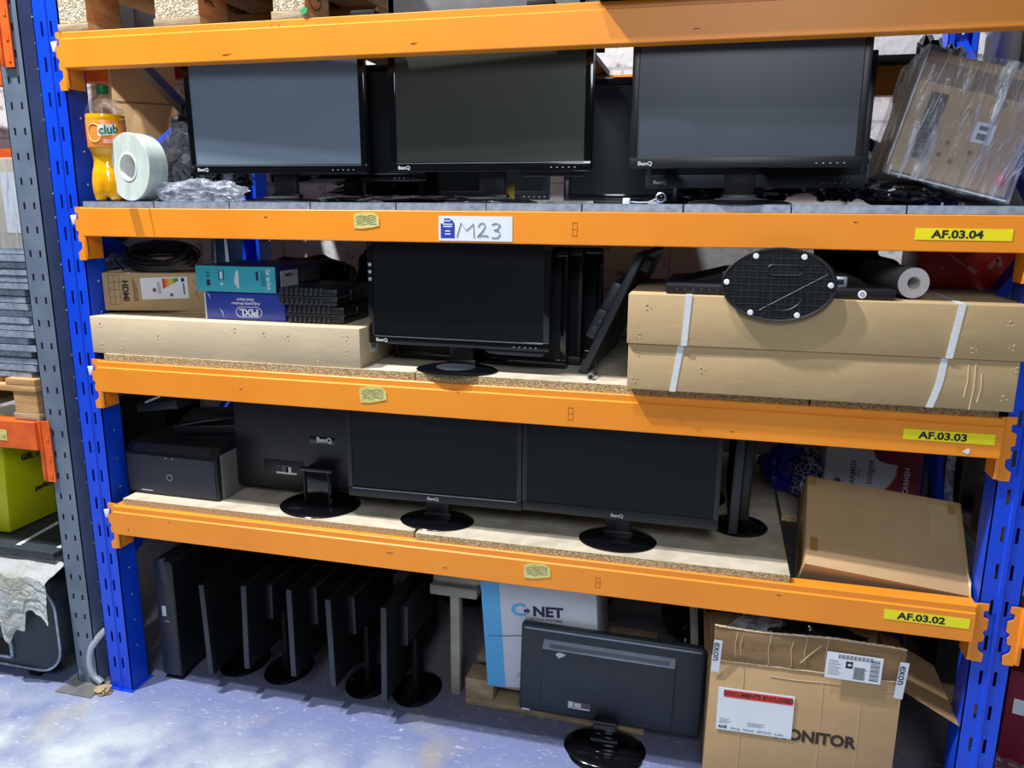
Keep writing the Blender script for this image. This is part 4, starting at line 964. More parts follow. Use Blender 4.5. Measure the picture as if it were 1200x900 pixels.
text('stamp', 'EPAL', .028, 'ink_brown', p, fr((.799, .03, .07), (0, 1, 0), (0, 0, 1)), bold=.0006)
text('stamp', 'EPAL', .022, 'ink_brown', p, fr((.472, .03, .07), (0, 1, 0), (0, 0, 1)), bold=.0003)
mb = MB(); mb.prism([(0, .006), (.014, .016), (.024, .01), (.02, 0), (.008, -.004)], 0, .003); part('green_tag', mb, mat('green_plastic', (60, 160, 100)), p, T=FRONT(.787, -.004, .012))
# dark wrapped load overhanging the beam on the right
t = thing('pallet_load', 'dark wrapped pallet load overhanging the right half of the top beam', 'pallet load', (1.672, -.062, ZA+BH+.001))
mb = MB(); mb.box(0, 1.0, 0, .70, .09, .34, bev=.02); part('wrapped_goods', mb, 'black_film', t)
mb = MB(); mb.box(0, 1.0, 0, .1, 0, .022, bev=.002); part('bottom_board', mb, 'black_matt', t)
mb = MB(); mb.box(0, 1.0, 1.05, 1.15, 0, .022, bev=.002); part('bottom_board', mb, 'black_matt', t)
for x in (0, .43, .86):
    mb = MB(); mb.box(x, x+.14, 0, .1, .022, .09, bev=.002); part('block', mb, 'black_matt', t)
t = thing('crate', 'large grey crate on the top beam level, right of the wooden pallet', 'crate', (.96, .35, ZA+BH+.0005))
mb = MB(); mb.box(0, .62, 0, .02, .022, .32, bev=.002); mb.box(0, .02, 0, .40, .022, .32); mb.box(.60, .62, 0, .40, .022, .32); mb.box(0, .62, .38, .40, .022, .32); mb.box(0, .62, 0, .40, .022, .032); part('crate_body', mb, 'kraft_grey', t)  # crate added in the gap to block lamp light from above
for x in (.03, .52):
    mb = MB(); mb.box(x, x+.07, -.33, .76, 0, .022, bev=.002); part('skid', mb, 'black_matt', t)
t = thing('carton_stack_load', 'wrapped load of brown cartons on the chipboard-blocked pallet above the top beam', 'pallet load', (.078, .0, ZA+BH+.162))
mb = MB(); mb.box(.01, .79, .02, .75, 0, .30, bev=.004); part('wrapped_cartons', mb, 'card', t)  # out-of-view load added to keep lamp light off the shelves below


# ------------------------------------------------------------------ lower shelf contents
c = thing('computer_tower', 'black computer tower lying on its side at the left end of the lower shelf', 'computer', (.086, .058, ZDt), (0, 0, -.012))
mb = MB(); mb.box(0, .352, .035, .43, 0, .175, bev=.004); part('case_body', mb, 'black_satin', c)
mb = MB(); mb.prism([(0, 0), (0, .145), (.030, .176), (.045, .176), (.045, 0)], 0, .357, m=Matrix(((0, 0, 1, -.002), (1, 0, 0, 0), (0, 1, 0, 0), (0, 0, 0, 1))), bev=.003); fp = part('front_frame', mb, 'black_satin', c)
mb = MB(); mb.box(.006, .347, -.003, .002, .008, .140); part('mesh_grill', mb, 'grill', c, smooth=False)
mb = MB(); mb.box(.030, .325, -.0015, .0015, -.016, .016, m=Matrix.Translation((0, .0145, .1605)) @ Matrix.Rotation(math.radians(-44), 4, 'X')); part('top_grill', mb, 'grill', fp, smooth=False)
mb = MB(); mb.lathe([(.008, .002), (.0115, .002), (.0115, 0)], 24, FRONT(.172, -.003, .068)); part('power_ring', mb, 'bright_line', c)
mb = MB(); mb.box(.055, .10, -.0035, -.002, .014, .0165); mb.box(.16, .165, -.0035, -.002, .133, .136); mb.box(.185, .190, -.0035, -.002, .133, .136); part('front_marks', mb, 'silver_text', c, smooth=False)
mb = MB(); mb.box(.353, .361, .02, .42, .0, .155, bev=.002); part('side_panel', mb, 'kraft_grey', c)
t = thing('keyboard_stack', 'dark flat computer equipment lying on top of the sideways tower', 'equipment', (.19, .18, ZDt+.1775), (0, 0, .35))
mb = MB(); mb.box(0, .32, 0, .16, 0, .03, bev=.004); mb.box(.02, .32, .03, .17, .028, .055, bev=.004); part('lower_unit', mb, 'black_satin', t)
mb = MB(); mb.tube([(.0, .0, .028), (.12, -.01, .05), (.2, .02, .052)], .003, 6); part('cable', mb, 'grey_satin', t)
o = part('black_bag', MB().blob((0, 0, 0), (.28, .14, .19), .25, 2.4, 4, 44, flat=-.168), 'black_matt', loc=(.40, .80, ZDt+.17)); tagit(o, 'dark cloth heap behind the sideways computer tower', 'bag')
t = thing('cable_tray', 'grey-blue slim device with a white cable wedged under the middle shelf at the left', 'device', (.065, .16, ZC-.118), (0, math.radians(-10), -.1))
mb = MB(); mb.box(0, .17, 0, .1, 0, .03, bev=.003); mb.box(.165, .182, -.003, .1, -.002, .032, bev=.003); part('body', mb, 'charcoal', t)
mb = MB(); mb.tube([(.05, -.004, .034), (.09, -.01, .042), (.125, -.01, .05), (.14, 0, .085)], .004, 7); part('cable', mb, 'white_plastic', t)
mb = MB(); mb.box(.10, .25, .01, .06, .0, .012, m=Matrix.Rotation(math.radians(-35), 4, 'Y') @ Matrix.Translation((.03, 0, .1)), bev=.002); part('bracket', mb, 'charcoal', t)

# blue bag, wine box, right-hand things
o = part('blue_bag', MB().blob((0, 0, 0), (.085, .08, .085), .28, 2.2, 4, 6, flat=-.075), 'blue_bag', loc=(2.275, .70, ZDt+.076)); tagit(o, 'crumpled plain blue plastic bag on the lower shelf behind the edge-on monitor', 'bag')
mb = MB().blob((0, 0, 0), (.065, .06, .085), .25, 2.6, 4, 16, flat=-.08)
def patt():
    m = bpy.data.materials.new('blue_white_print'); m.use_nodes = True; nt = m.node_tree; b = nt.nodes['Principled BSDF']
    v = nt.nodes.new('ShaderNodeTexVoronoi'); v.feature = 'DISTANCE_TO_EDGE'; v.inputs['Scale'].default_value = 46
    tc = nt.nodes.new('ShaderNodeTexCoord'); nt.links.new(tc.outputs['Object'], v.inputs['Vector'])
    cr = nt.nodes.new('ShaderNodeValToRGB'); cr.color_ramp.elements[0].color = lin((190, 196, 220)); cr.color_ramp.elements[1].color = lin((30, 36, 110)); cr.color_ramp.elements[0].position = .02; cr.color_ramp.elements[1].position = .09
    nt.links.new(v.outputs['Distance'], cr.inputs['Fac']); nt.links.new(cr.outputs['Color'], b.inputs['Base Color']); b.inputs['Roughness'].default_value = .4
    return m
o = part('patterned_bag', mb, patt(), loc=(2.345, .60, ZDt+.08)); tagit(o, 'blue bag with white floral print left of the white and burgundy wine box', 'bag')
c = carton('wine_box', 'white and burgundy wine box standing behind the tilted carton', (.285, .12, .23), (2.372, .52, ZDt), (0, 0, 0), 'white_card')
mb = MB(); mb.prism([(.150, .0), (.158, .03), (.170, .07), (.195, .10), (.212, .13), (.214, .17), (.190, .172), (.165, .178), (.148, .19), (.140, .215), (.138, .23), (.285, .23), (.285, 0)], 0, .0008); wf = part('burgundy_print', mb, 'wine', c, T=FRONT(0, -.0005, 0), smooth=False)
mb = MB(); mb.tube([(.150, -.0015, 0), (.158, -.0015, .03), (.170, -.0015, .07), (.195, -.0015, .10), (.212, -.0015, .13), (.214, -.0015, .17)], .0022, 6); part('gold_line', mb, 'gold', wf)
text('lettering', 'CARMEN', .024, 'ink_grey', c, fr((.085, -.001, .080), (0, 0, 1), (-1, 0, 0)), bold=.0003, sx=1.0)
text('lettering', 'CHILE', .010, 'ink_grey', c, fr((.102, -.001, .12), (0, 0, 1), (-1, 0, 0)))
text('lettering', 'Insigne', .030, 'ink_brown', c, fr((.135, -.001, .10), (0, 0, 1), (-1, 0, 0)), sx=1.0)
text('lettering', 'CARMEN', .022, 'white_card', wf, fr((.245, -.0016, .075), (0, 0, 1), (-1, 0, 0)), bold=.0004)
mb = MB(); mb.lathe([(0, .0006), (.012, .0006), (.012, 0)], 20, FRONT(.040, -.0005, .100) @ Matrix.Diagonal((1, 1.2, 1, 1))); part('crest', mb, 'ink_grey', c)
board(2.80, 3.5, ZD+BH, .022, 'chipboard shelf board of the next bay, right of the right-hand blue upright', y0=-.004, y1=.60)
c = carton('open_carton', 'brown printed carton behind the right-hand blue upright on the lower level', (.16, .14, .17), (2.80, .33, ZDt), (0, 0, -.0), 'card_dark')
mb = MB()
for a_, b_, c_, d_ in ((.03, .032, .03, .14), (.03, .08, .138, .14), (.078, .08, .03, .14), (.03, .08, .03, .032)): mb.box(a_, b_, -.001, .001, c_, d_)
part('print_frame', mb, 'ink_brown', c, smooth=False)
mb = MB(); mb.grid(lambda u, v: (.16*u, -.06*v, .17+.03*v), 3, 3, thick=.004); part('flap', mb, 'card_dark', c)
t = thing('wrapped_stack', 'tall stack wrapped in dark grey film beyond the right-hand blue upright', 'wrapped goods', (2.80, .63, 0))
mb = MB(); mb.box(0, .7, 0, .36, .10, 2.27, bev=.02)
part('film_wrapping', mb, 'dark_film', t)
mb = MB(); mb.box(0, .7, 0, .09, 0, .1, bev=.003); mb.box(0, .7, .27, .36, 0, .1, bev=.003); part('skid', mb, 'wood_grey', t)
t = thing('blue_strap', 'blue plastic strap hanging beside the right-hand blue upright', 'strap', (2.675, .30, ZDt+.0))
part('strap_band', MB().grid(lambda u, v: (-.035+.045*u*u+.016*v, .02*math.sin(u*3), .36-.40*u), 14, 1, thick=.002), 'blue_bag', t)
part('clear_wrap', MB().grid(lambda u, v: (-.010+.04*u*u+.024*v, .012*math.sin(u*3)+.01, .30-.34*u), 14, 2, thick=.001), 'bubble', t)

# big tilted carton bottom right of lower shelf (rests in the gap between boards, on the front and rear beams)
P0 = Vector((2.272, .030, .757)); Px = Vector((2.693, .030, .714)); Pz = Vector((2.290, .27, .925))
X = (Px-P0).normalized(); Z = (Pz-P0); Z = (Z-X*Z.dot(X)).normalized(); Y = Z.cross(X)   # X right, Z up-slope, Y away (into the box)
Rt = Matrix((X, Y, Z)).transposed()
c = thing('taped_carton', 'brown taped carton tipped forward into the gap at the right of the lower shelf', 'carton', P0, Rt)
mb = MB(); mb.box(0, .418, 0, .135, 0, .298, bev=.003); part('box_body', mb, 'card', c)
for (x, z, w, h) in ((.0, .268, .026, .030), (.012, .045, .020, .045), (.380, .25, .018, .035)):
    mb = MB(); mb.box(x, x+w, -.0008, .001, z, z+h); part('tape', mb, 'tape', c, smooth=False)
mb = MB(); mb.box(-.0009, .001, .03, .105, .02, .20); part('tape', mb, 'tape', c, smooth=False)
mb = MB(); mb.box(.33, .400, -.0006, .001, .15, .275, bev=.0003); part('faded_patch', mb, 'card_tan', c, smooth=False)
mb = MB(); mb.tube([(.412, -.002, 0.0), (.415, -.003, .04), (.409, -.002, .09)], [.001, .004, .001], 6); part('torn_corner', mb, 'card_edge', c)

# ------------------------------------------------------------------ floor bay
t = thing('computer_tower', 'slim black tower with a white sticker standing at the left of the floor bay', 'computer', (.115, .10, .0), (0, 0, .02))
mb = MB(); mb.prism([(0, .02), (0, .455), (.006, .470), (.020, .477), (.070, .468), (.078, .455), (.078, .02)], 0, .42, m=Matrix.Translation((0, .42, 0)) @ Matrix.Rotation(PI/2, 4, 'X'), bev=.003); part('case_body', mb, 'black_satin', t)
mb = MB(); mb.prism([(.003, .024), (.003, .452), (.008, .467), (.020, .473), (.068, .465), (.075, .452), (.075, .024)], 0, .003, m=FRONT(0, .0008, 0), bev=.001); part('front_panel', mb, 'grey_satin', t)  # front coloured paler than the body, as if lit from the aisle
plate('sticker', .016, .040, 'silver_text', t, FRONT(.022, -.0024, .255), label='small pale sticker')
mb = MB(); mb.box(.024, .048, -.003, .002, .232, .238, bev=.001); mb.box(.022, .050, -.001, .002, .022, .026, bev=.001); part('front_marks', mb, 'bright_line', t)
mb = MB(); mb.box(.018, .040, -.001, .002, .445, .451, bev=.001); part('power_button', mb, 'hole', t)
mb = MB(); mb.box(.004, .074, .01, .06, 0, .022, bev=.002); mb.box(.004, .074, .34, .40, 0, .022, bev=.002); part('feet', mb, 'black_matt', t)
EM = [(.352, .055, .50, .080, .345, -1, -.03, 'first'), (.498, .055, .50, .128, .315, 1, .03, 'second'), (.678, .055, .50, .128, .325, 1, .0, 'third'),
      (.826, .055, .50, .112, .325, 1, -.02, 'fourth'), (1.010, .055, .50, .090, .345, 1, .02, 'fifth')]
lab = ['first edge-on black monitor right of the slim tower in the floor bay',
       'second edge-on black monitor from the slim tower in the floor bay',
       'third edge-on black monitor from the slim tower, middle one of the floor row',
       'fourth edge-on black monitor from the slim tower in the floor bay',
       'rightmost edge-on black monitor in the floor bay, beside the grey metal stand']
for (x, y, L, z_, H, s, ln, n), l, bsy in zip(EM, lab, (.22, .22, .40, .22, .22)):
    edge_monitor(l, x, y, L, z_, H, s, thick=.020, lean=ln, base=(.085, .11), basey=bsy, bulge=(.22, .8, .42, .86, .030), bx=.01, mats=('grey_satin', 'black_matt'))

# grey metal T stand
t = thing('metal_stand', 'grey metal T-shaped desk leg standing beside the white and blue box', 'stand', (1.180, .30, 0))
mb = MB(); mb.box(-.015, .019, -.02, .02, 0, .385, bev=.003); part('column', mb, 'beige_metal', t)
mb = MB(); mb.box(-.085, .085, -.03, .03, .385, .42, bev=.003); tb = part('top_bar', mb, 'beige_metal', t)
mb = MB(); mb.box(-.075, .11, -.02, .1, .435, .458, bev=.003); mb.box(-.07, .08, -.01, .03, .42, .435); part('upper_bar', mb, 'beige_metal', tb)
# small pallet and white/blue box
t = thing('wooden_pallet', 'small wooden pallet on the floor under the white and blue box', 'pallet', (1.232, .24, 0), (0, 0, -.02))
mb = MB(); mb.box(0, .62, 0, .09, 0, .020, bev=.002); part('bottom_board', mb, 'wood_grey', t)
mb = MB(); mb.box(0, .62, .40, .49, 0, .020, bev=.002); part('bottom_board', mb, 'wood_grey', t)
for x in (0, .26, .52):
    for y in (0, .40):
        mb = MB(); mb.box(x, x+.10, y+.002, y+.088, .020, .086, bev=.002); part('block', mb, 'wood_grey', t)
for i in range(4):
    mb = MB(); mb.box(0, .62, i*.133, i*.133+.09, .086, .1025, bev=.002); part('deck_board', mb, 'wood_grey', t)
c = carton('cable_box', 'white and light blue carton tilted on the small pallet in the floor bay', (.385, .24, .385), (1.322, .215, .1035), (0, math.radians(-3.8), 0), 'white_card')
mb = MB(); mb.box(-.0005, .062, -.0012, .001, 0, .385); part('blue_band', mb, 'sky', c, smooth=False, label='light blue band')
lg = text('lettering', 'C', .060, 'sky', c, FRONT(.098, -.0012, .288), bold=.002, sx=1.25)
lg2 = text('lettering', 'NET', .047, 'ink_blue', c, FRONT(.172, -.0012, .287), bold=.0020, sx=1.15)
text('lettering', 'CABLING SYSTEMS', .0125, 'ink_grey', c, FRONT(.146, -.0012, .259), bold=.0002, sx=1.2)
mb = MB(); mb.prism([(.154, .298), (.163, .306), (.163, .301), (.167, .301), (.167, .309), (.178, .298), (.167, .287), (.167, .295), (.163, .295), (.163, .290)], 0, .0006); part('arrow_mark', mb, 'ink_blue', c, T=FRONT(-.014, -.0008, -.010), smooth=False)
mb = MB(); mb.tube([(.012, -.001, .187), (.07, -.0016, .191), (.13, -.0016, .197), (.19, -.001, .198)], .0013, 5); mb.tube([(.105, -.001, .04), (.13, -.001, .08), (.155, -.001, .105)], .001, 5); part('crease_lines', mb, 'ink_grey', c)

rear_monitor('monitor standing on the floor with its dark back and pale vent strip to the front', (1.735, .135, 0), .012, .588, .312, .060, math.radians(1.0), math.radians(-1.5), 'vent')
for i_, (x_, w_) in enumerate(((.50, .22), (1.02, .2), (1.50, .2))):  # invented black filler, stands in for deep shade at the back
    o = part('black_sack', MB().blob((0, 0, 0), (w_, .11, .24), .2, 2.2, 4, 101+i_, flat=-.235), 'black_matt', loc=(x_, .93, .238)); tagit(o, ['black sack at the very back of the floor bay behind the edge-on monitors', 'black sack at the very back of the floor bay behind the metal stand', 'black sack at the very back of the floor bay behind the white and blue carton'][i_], 'sack')
# black goods and thin pole behind
o = part('black_bag', MB().blob((0, 0, 0), (.16, .16, .2), .25, 2.2, 4, 51), 'black_film', loc=(2.03, .78, .21)); tagit(o, 'black plastic-wrapped heap behind the rear-facing monitor on the floor', 'bag')
t = thing('wooden_batten', 'thin pale batten leaning between the rear-facing monitor and the opened carton', 'batten', (1.93, .20, 0))
v0, v1 = Vector((.088, .13, 0)), Vector((.045, .12, .585)); d = v1-v0
mb = MB(); mb.box(-.007, .007, -.012, .012, 0, d.length, bev=.001); part('batten_strip', mb, 'beige_metal', t, T=Matrix.Translation(v0) @ d.to_track_quat('Z', 'Y').to_matrix().to_4x4())

# big MONITOR carton
W_, D_, H_ = .50, .28, .455
c = thing('monitor_carton', 'large opened cardboard carton printed MONITOR standing in front at the right', 'carton', (2.045, -.01, 0), (0, 0, .03))
mb = MB(); t_ = .005
mb.box(0, W_, 0, t_, 0, H_, bev=.0015); mb.box(0, W_, D_-t_, D_, 0, H_, bev=.0015); mb.box(0, t_, t_, D_-t_, 0, H_); mb.box(W_-t_, W_, t_, D_-t_, 0, H_); mb.box(t_, W_-t_, t_, D_-t_, 0, t_)
part('box_body', mb, 'card', c)
FH = .110
def flapfn(u, v): return (.002+(W_-.004)*u, -.001-.006*math.sin(PI*v)*(.6+.4*math.sin(u*9))-.004*v+.004*noise.noise(Vector((u*6, v*3, 1))), H_+FH*v-.004*math.sin(u*7)*v-.006*u*v)
mb = MB(); mb.grid(flapfn, 40, 10, thick=.005); fl = part('front_flap', mb, 'card', c)
mb = MB(); mb.tube([Vector(flapfn(i/60, 1))+Vector((0, -.0005, .0008*math.sin(i*2.3))) for i in range(61)], .0028, 6); part('torn_edge', mb, 'card_edge', fl)
mb = MB(); mb.tube([(.003+.494*i/40, -.0015, H_+.001+.0006*math.sin(i)) for i in range(41)], .0014, 5); part('fold_crease', mb, 'card_edge', c)
mb = MB(); mb.tube([(.16+.33*i/30, -.0008, H_-.030-.002*math.sin(i*.3)) for i in range(31)], .0009, 5)
for x in (.09, .30, .4): mb.tube([(x, -.0006, .05), (x+.002, -.0008, .2), (x, -.0006, H_-.02)], .0006, 5)
part('crease_lines', mb, 'crease_pale', c)
mb = MB()
for (x, a_, b_) in ((.06, .02, .10), (.075, .03, .09), (.15, .0, .118), (.21, .01, .09), (.245, .02, .11), (.30, 0, .115)):
    mb.tube([Vector(flapfn(x/W_, v))+Vector((.002*math.sin(v*9), -.0006, 0)) for v in [(a_+(b_-a_)*i/8)/FH for i in range(9)]], .0010, 5)
mb.tube([Vector(flapfn((.235+.05*i/6)/W_, (.025+.06*i/6)/FH))+Vector((0, -.001, 0)) for i in range(7)], .0012, 5)
part('flap_creases', mb, 'crease_pale', fl)
text('lettering', 'MONITOR', .048, 'ink_brown', c, fr((.183, -.0012, .250), (1, 0, -.0), (0, 0, 1)), bold=.0020, sx=.96)
# document pouch
Td = fr((.024, -.0016, .238), (1, 0, 0), (0, 0, 1))
dp = plate('document_pouch', .206, .134, 'paper', c, Td, t=.0015, label='white documents pouch')
mb = MB(); mb.box(.016, .202, .106, .129, .0015, .0019); rb = part('red_band', mb, 'red', dp, T=Td, smooth=False)
text('lettering', 'DOCUMENTS ENCLOSED', .0175, 'ink', rb, Td @ Matrix.Translation((.109, .1175, .0022)), bold=.0004, align='CENTER', sx=.95)
text('lettering', 'AHS', .013, 'ink_blue', dp, Td @ Matrix.Translation((.006, .010, .0018)), bold=.0005)
text('lettering', 'Group   Finance   LENOVO   in-situ', .0098, 'ink_grey', dp, Td @ Matrix.Translation((.040, .009, .0018)))
mb = MB()
for q in range(5): mb.box(.008, .030+.006*(q % 3), .022+q*.0035, .0228+q*.0035, .0015, .0018)
for q in range(4): mb.box(.085, .125+.008*(q % 2), .022+q*.0035, .0228+q*.0035, .0015, .0018)
part('small_print', mb, 'ink_grey', dp, T=Td, smooth=False)
# shipping label on the flap
Ts = fr((.298, -.0135, H_-.003), (1, 0, -.02), (0, 0, 1))
sl = plate('shipping_label', .142, .078, 'paper', fl, Ts, t=.0008)
mb = MB()
for q in range(26): w = .0012 if q % 3 else .0022; mb.box(.030+q*.0034, .030+q*.0034+w, .062, .074, .0008, .0011)
for q in range(14): mb.box(.112, .135, .008+q*.0045, .0095+q*.0045+(.001 if q % 3 == 0 else 0), .0008, .0011)
for q in range(16):
    mb.box(.072, .072+.026+.009*random.random(), .006+q*.0023, .0072+q*.0023, .0008, .0010)
for q in range(9): mb.box(.006, .028+random.random()*.012, .012+q*.0052, .0132+q*.0052, .0008, .0010)
mb.box(.050, .068, .036, .056, .0008, .0011)
part('label_print', mb, 'ink', sl, T=Ts, smooth=False)
mb = MB(); mb.prism([(.054, .046), (.060, .051), (.060, .048), (.065, .048), (.065, .044), (.060, .044), (.060, .041)], .0011, .0014); part('arrow_print', mb, 'paper', sl, T=Ts, smooth=False)
# printed tapes at the edges
for (x, zz0, hh, s_, rev) in ((-.001, H_-.035, .105, 'exon', 1), (W_-.021, H_-.045, .115, 'exon', 0)):
    Tt = fr((x, -.0045, zz0), (1, 0, -.03), (0, -.10, 1))
    tp = plate('printed_tape', .0225, hh, 'paper', c, Tt, t=.0008, label='white printed packing tape')
    if rev: text('lettering', s_, .030, 'ink_blue', tp, Tt @ Matrix.Translation((.011, .098, .001)) @ Matrix.Rotation(-PI/2, 4, 'Z'), align='LEFT', bold=.0003)
    else: text('lettering', s_, .030, 'ink_blue', tp, Tt @ Matrix.Translation((.011, .105, .001)) @ Matrix.Rotation(-PI/2, 4, 'Z'), align='LEFT', bold=.0003)
# side and rear flaps
mb = MB(); mb.grid(lambda u, v: (W_-.001+.150*v, .012+.25*u-.02*v, H_-.028+.028*u-.075*v), 6, 6, thick=.005); part('side_flap', mb, 'card', c)
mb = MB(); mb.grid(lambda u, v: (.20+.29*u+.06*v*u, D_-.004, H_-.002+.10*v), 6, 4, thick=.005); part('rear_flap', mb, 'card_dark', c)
mb = MB(); mb.grid(lambda u, v: (-.001-.02*v, .02+.24*u, H_+.02*v), 6, 2, thick=.004); part('side_flap', mb, 'card', c)
mb = MB(); mb.box(-.05, .05, 0, .003, 0, .14); part('plastic_sleeve', mb, 'bubble', c, loc=(.075, .12, H_+.0), rot=(0, math.radians(42), 0), smooth=False, label='clear plastic sleeve')
part('dark_packing', MB().blob((0, 0, 0), (.19, .11, .07), .2, 3, 4, 61), 'black_film', c, loc=(.27, .14, H_-.01), label='dark plastic packing')

# right of the carton
o = part('yellow_bag', MB().blob((0, 0, 0), (.14, .12, .15), .18, 2.2, 4, 71, flat=-.14), 'yellow_dark', loc=(2.56, .62, .145)); tagit(o, 'dark yellow bag on the floor behind the monitor carton', 'bag')
c = carton('red_carton', 'dark red box with two white stickers on the floor beyond the right-hand blue upright', (.3, .20, .34), (2.93, .36, 0), (0, 0, -.3), 'wine')
plate('sticker', .03, .05, 'paper', c, FRONT(.02, -.001, .20)); plate('sticker', .028, .034, 'paper', c, FRONT(.065, -.001, .17))
o = part('plastic_scraps', MB().blob((0, 0, 0), (.10, .10, .03), .4, 3.5, 4, 81, flat=-.02), 'bubble', loc=(2.90, .30, .022)); tagit(o, 'scraps of clear plastic on the floor right of the blue upright', 'plastic')
t = thing('paper_sheet', 'white paper sheet on the next bay beam at the right edge', 'paper', (2.87, .0, ZD+BH+.002))
part('sheet', MB().grid(lambda u, v: (-.045+.25*u, -.02+.2*v, .004+.055*(1-v)*u), 6, 4, thick=.001), 'paper', t)

# ------------------------------------------------------------------ left bay
lb1 = beam('orange-red beam with a paper tag, in the neighbouring bay on the left', .885, -2.6, -.190, -.004, lip=False, paint='orange_red', conns=(0, 1), h=.098, ch=.215, clip=False, red=True)
Tt = fr((-.395+1.395, -.0235, .028), (1, 0, -.03), (0, 0, 1))
pt = plate('paper_tag', .085, .038, 'note', lb1, Tt, label='dirty paper tag')
text('lettering', 'Y.L. 10', .018, 'ink_grey', pt, Tt @ Matrix.Translation((.03, .014, .0008)))
beam('orange-red beam above, in the neighbouring bay on the left', 2.215, -2.6, -.150, -.004, lip=False, paint='orange_red', conns=(0, 1), h=.1, ch=.215, clip=False, red=True)
beam('rear orange-red beam at the back of the neighbouring bay, upper level', 2.235, -2.6, -.18, YR+.004, lip=False, paint='orange_red', back=-1, clip=False, conns=(0, 0), red=True)
beam('rear orange-red beam at the back of the neighbouring bay, middle level', 1.898, -2.6, -.18, YR+.004, lip=False, paint='orange_red', back=-1, clip=False, conns=(0, 0), h=.055, red=True)
c = carton('worn_carton', 'worn pale carton with a white paper sheet in the neighbouring bay on the left', (.62, 1.0, .285), (-.80, .03, 1.556), (0, 0, 0), 'card_pale')
plate('paper_sheet', .06, .19, 'paper', c, FRONT(.545, -.001, .05)); 
part('wrap_film', MB().box(-.002, .622, -.003, -.002, .0, .287), 'film', c, smooth=False)
zs = 1.118; rnd = random.Random(12); k = 0
zcur = 1.125
while zcur < 1.55:
    h = .0225; dx = rnd.choice((0, 0, -.02, -.045, .004, -.03)); dy = rnd.uniform(-.01, .01)
    mb = MB(); mb.box(-.46, .0, 0, .5, 0, .0015); mb.box(-.46, 0, 0, .0015, 0, h-.002); mb.box(-.0015, 0, 0, .5, 0, h-.002); mb.box(-.46, -.4585, 0, .5, 0, h-.002); mb.box(-.46, 0, .4985, .5, 0, h-.002); mb.box(-.44, -.02, .0, .5, h-.004, h-.0025)
    o = part('galvanised_shelf', mb, 'galv', loc=(-.172+dx, .02+dy, zcur), rot=(0, 0, rnd.uniform(-.01, .01)), smooth=False)  # flat steel panels piled on the pallet
    tagit(o, 'galvanised steel shelf in the left-hand stack, %s from the bottom' % ORD[k], 'metal shelf', 'stacked steel shelves in the left bay'); zcur += h+.0004; k += 1
p = pallet('wooden pallet under the stack of steel panels in the neighbouring bay', (-.985, -.01, .985), blocks=((0, .1), (.3275, .4725), (.7, .8)), bh=.075, D=1.05, front='wood', mark=False)
t = thing('dark_load', 'dark wrapped load high in the neighbouring bay behind the pallet blocks', 'wrapped goods', (-.95, .62, 2.318))
part('wrapped_goods', MB().box(0, .78, 0, .42, 0, .5, bev=.02), 'dark_film', t)
mb = MB(); mb.box(.60, .68, -.60, .46, -.004, .0); part('load_board', mb, 'black_matt', t, smooth=False)
mb = MB(); mb.box(.10, .18, -.60, .46, -.004, .0); part('load_board', mb, 'black_matt', t, smooth=False)
# yellow tub
t = thing('yellow_tub', 'yellow plastic tub with black lettering below the orange-red beam on the left', 'tub', (-.50, .10, .497))
mb = MB(); mb.prism([(-.44, 0), (0, 0), (.02, .35), (-.46, .35)], 0, .50, m=Matrix.Translation((0, .50, 0)) @ Matrix.Rotation(PI/2, 4, 'X'), bev=.012); part('tub_body', mb, 'yellow_tub', t)
for s_, y_, z_, k in (('GEL TRAINER', .075, .272, .031), ('To be', .19, .215, .028), ('performed', .125, .135, .028)):
    text('lettering', s_, k, 'ink', t, fr((.0012+.057*z_, y_, z_), (0, 1, 0), (.057, 0, 1)), bold=.0012)
t = thing('black_crate', 'black crate standing behind the yellow tub in the neighbouring bay', 'crate', (-.70, .64, .4955))
mb = MB(); mb.box(0, .49, 0, .24, 0, .475, bev=.01); part('crate_body', mb, 'black_matt', t)  # dark block added to cover the bright wall with shade
mb = MB(); mb.box(-.006, .496, -.006, .246, .44, .46, bev=.003); part('rim', mb, 'black_satin', t)
# dark lid / table with pale strips under the tub and the padded case
t = thing('low_trolley', 'low dark trolley top with pale stripes under the yellow tub', 'trolley', (-.60, .005, 0))
mb = MB(); mb.box(-.45, .385, 0, .88, .470, .495, bev=.004); tp = part('trolley_top', mb, 'charcoal', t)
mb = MB()
for x in (.20, .36): mb.box(x, x+.018, .0, .45, 0, .001, m=Matrix.Translation((0, .0, .4952)) @ Matrix.Rotation(.12, 4, 'Z'))
part('stripes', mb, 'paper', tp, smooth=False)
for (x, y) in ((-.42, .22), (.34, .22), (-.42, .84), (.34, .84)):
    mb = MB(); mb.box(x, x+.03, y, y+.03, 0, .471); part('leg', mb, 'dark_paint', t)
t = thing('plastic_case', 'dark rounded plastic case standing on the floor at far left, draped with foam', 'case', (-.50, -.03, .045))
mb = MB(); 
def rr(x0, x1, z0_, z1, r):
    P = []
    for (cx_, cz_, a_) in ((x1-r, z0_+r, -PI/2), (x1-r, z1-r, 0), (x0+r, z1-r, PI/2), (x0+r, z0_+r, PI)):
        for i in range(9): P.append((cx_+r*math.cos(a_+PI/2*i/8), cz_+r*math.sin(a_+PI/2*i/8)))
    return P
mb.prism(rr(-.35, .30, 0, .34, .10), 0, .14, m=Matrix.Translation((0, .14, 0)) @ Matrix.Rotation(PI/2, 4, 'X'), bev=.006); part('case_shell', mb, 'charcoal', t)
mb = MB(); pts_ = rr(-.35, .30, 0, .34, .10); mb.tube([(x, -.002, z) for x, z in pts_], .0045, 7, closed=True); part('rim', mb, 'galv', t, label='pale metal rim')
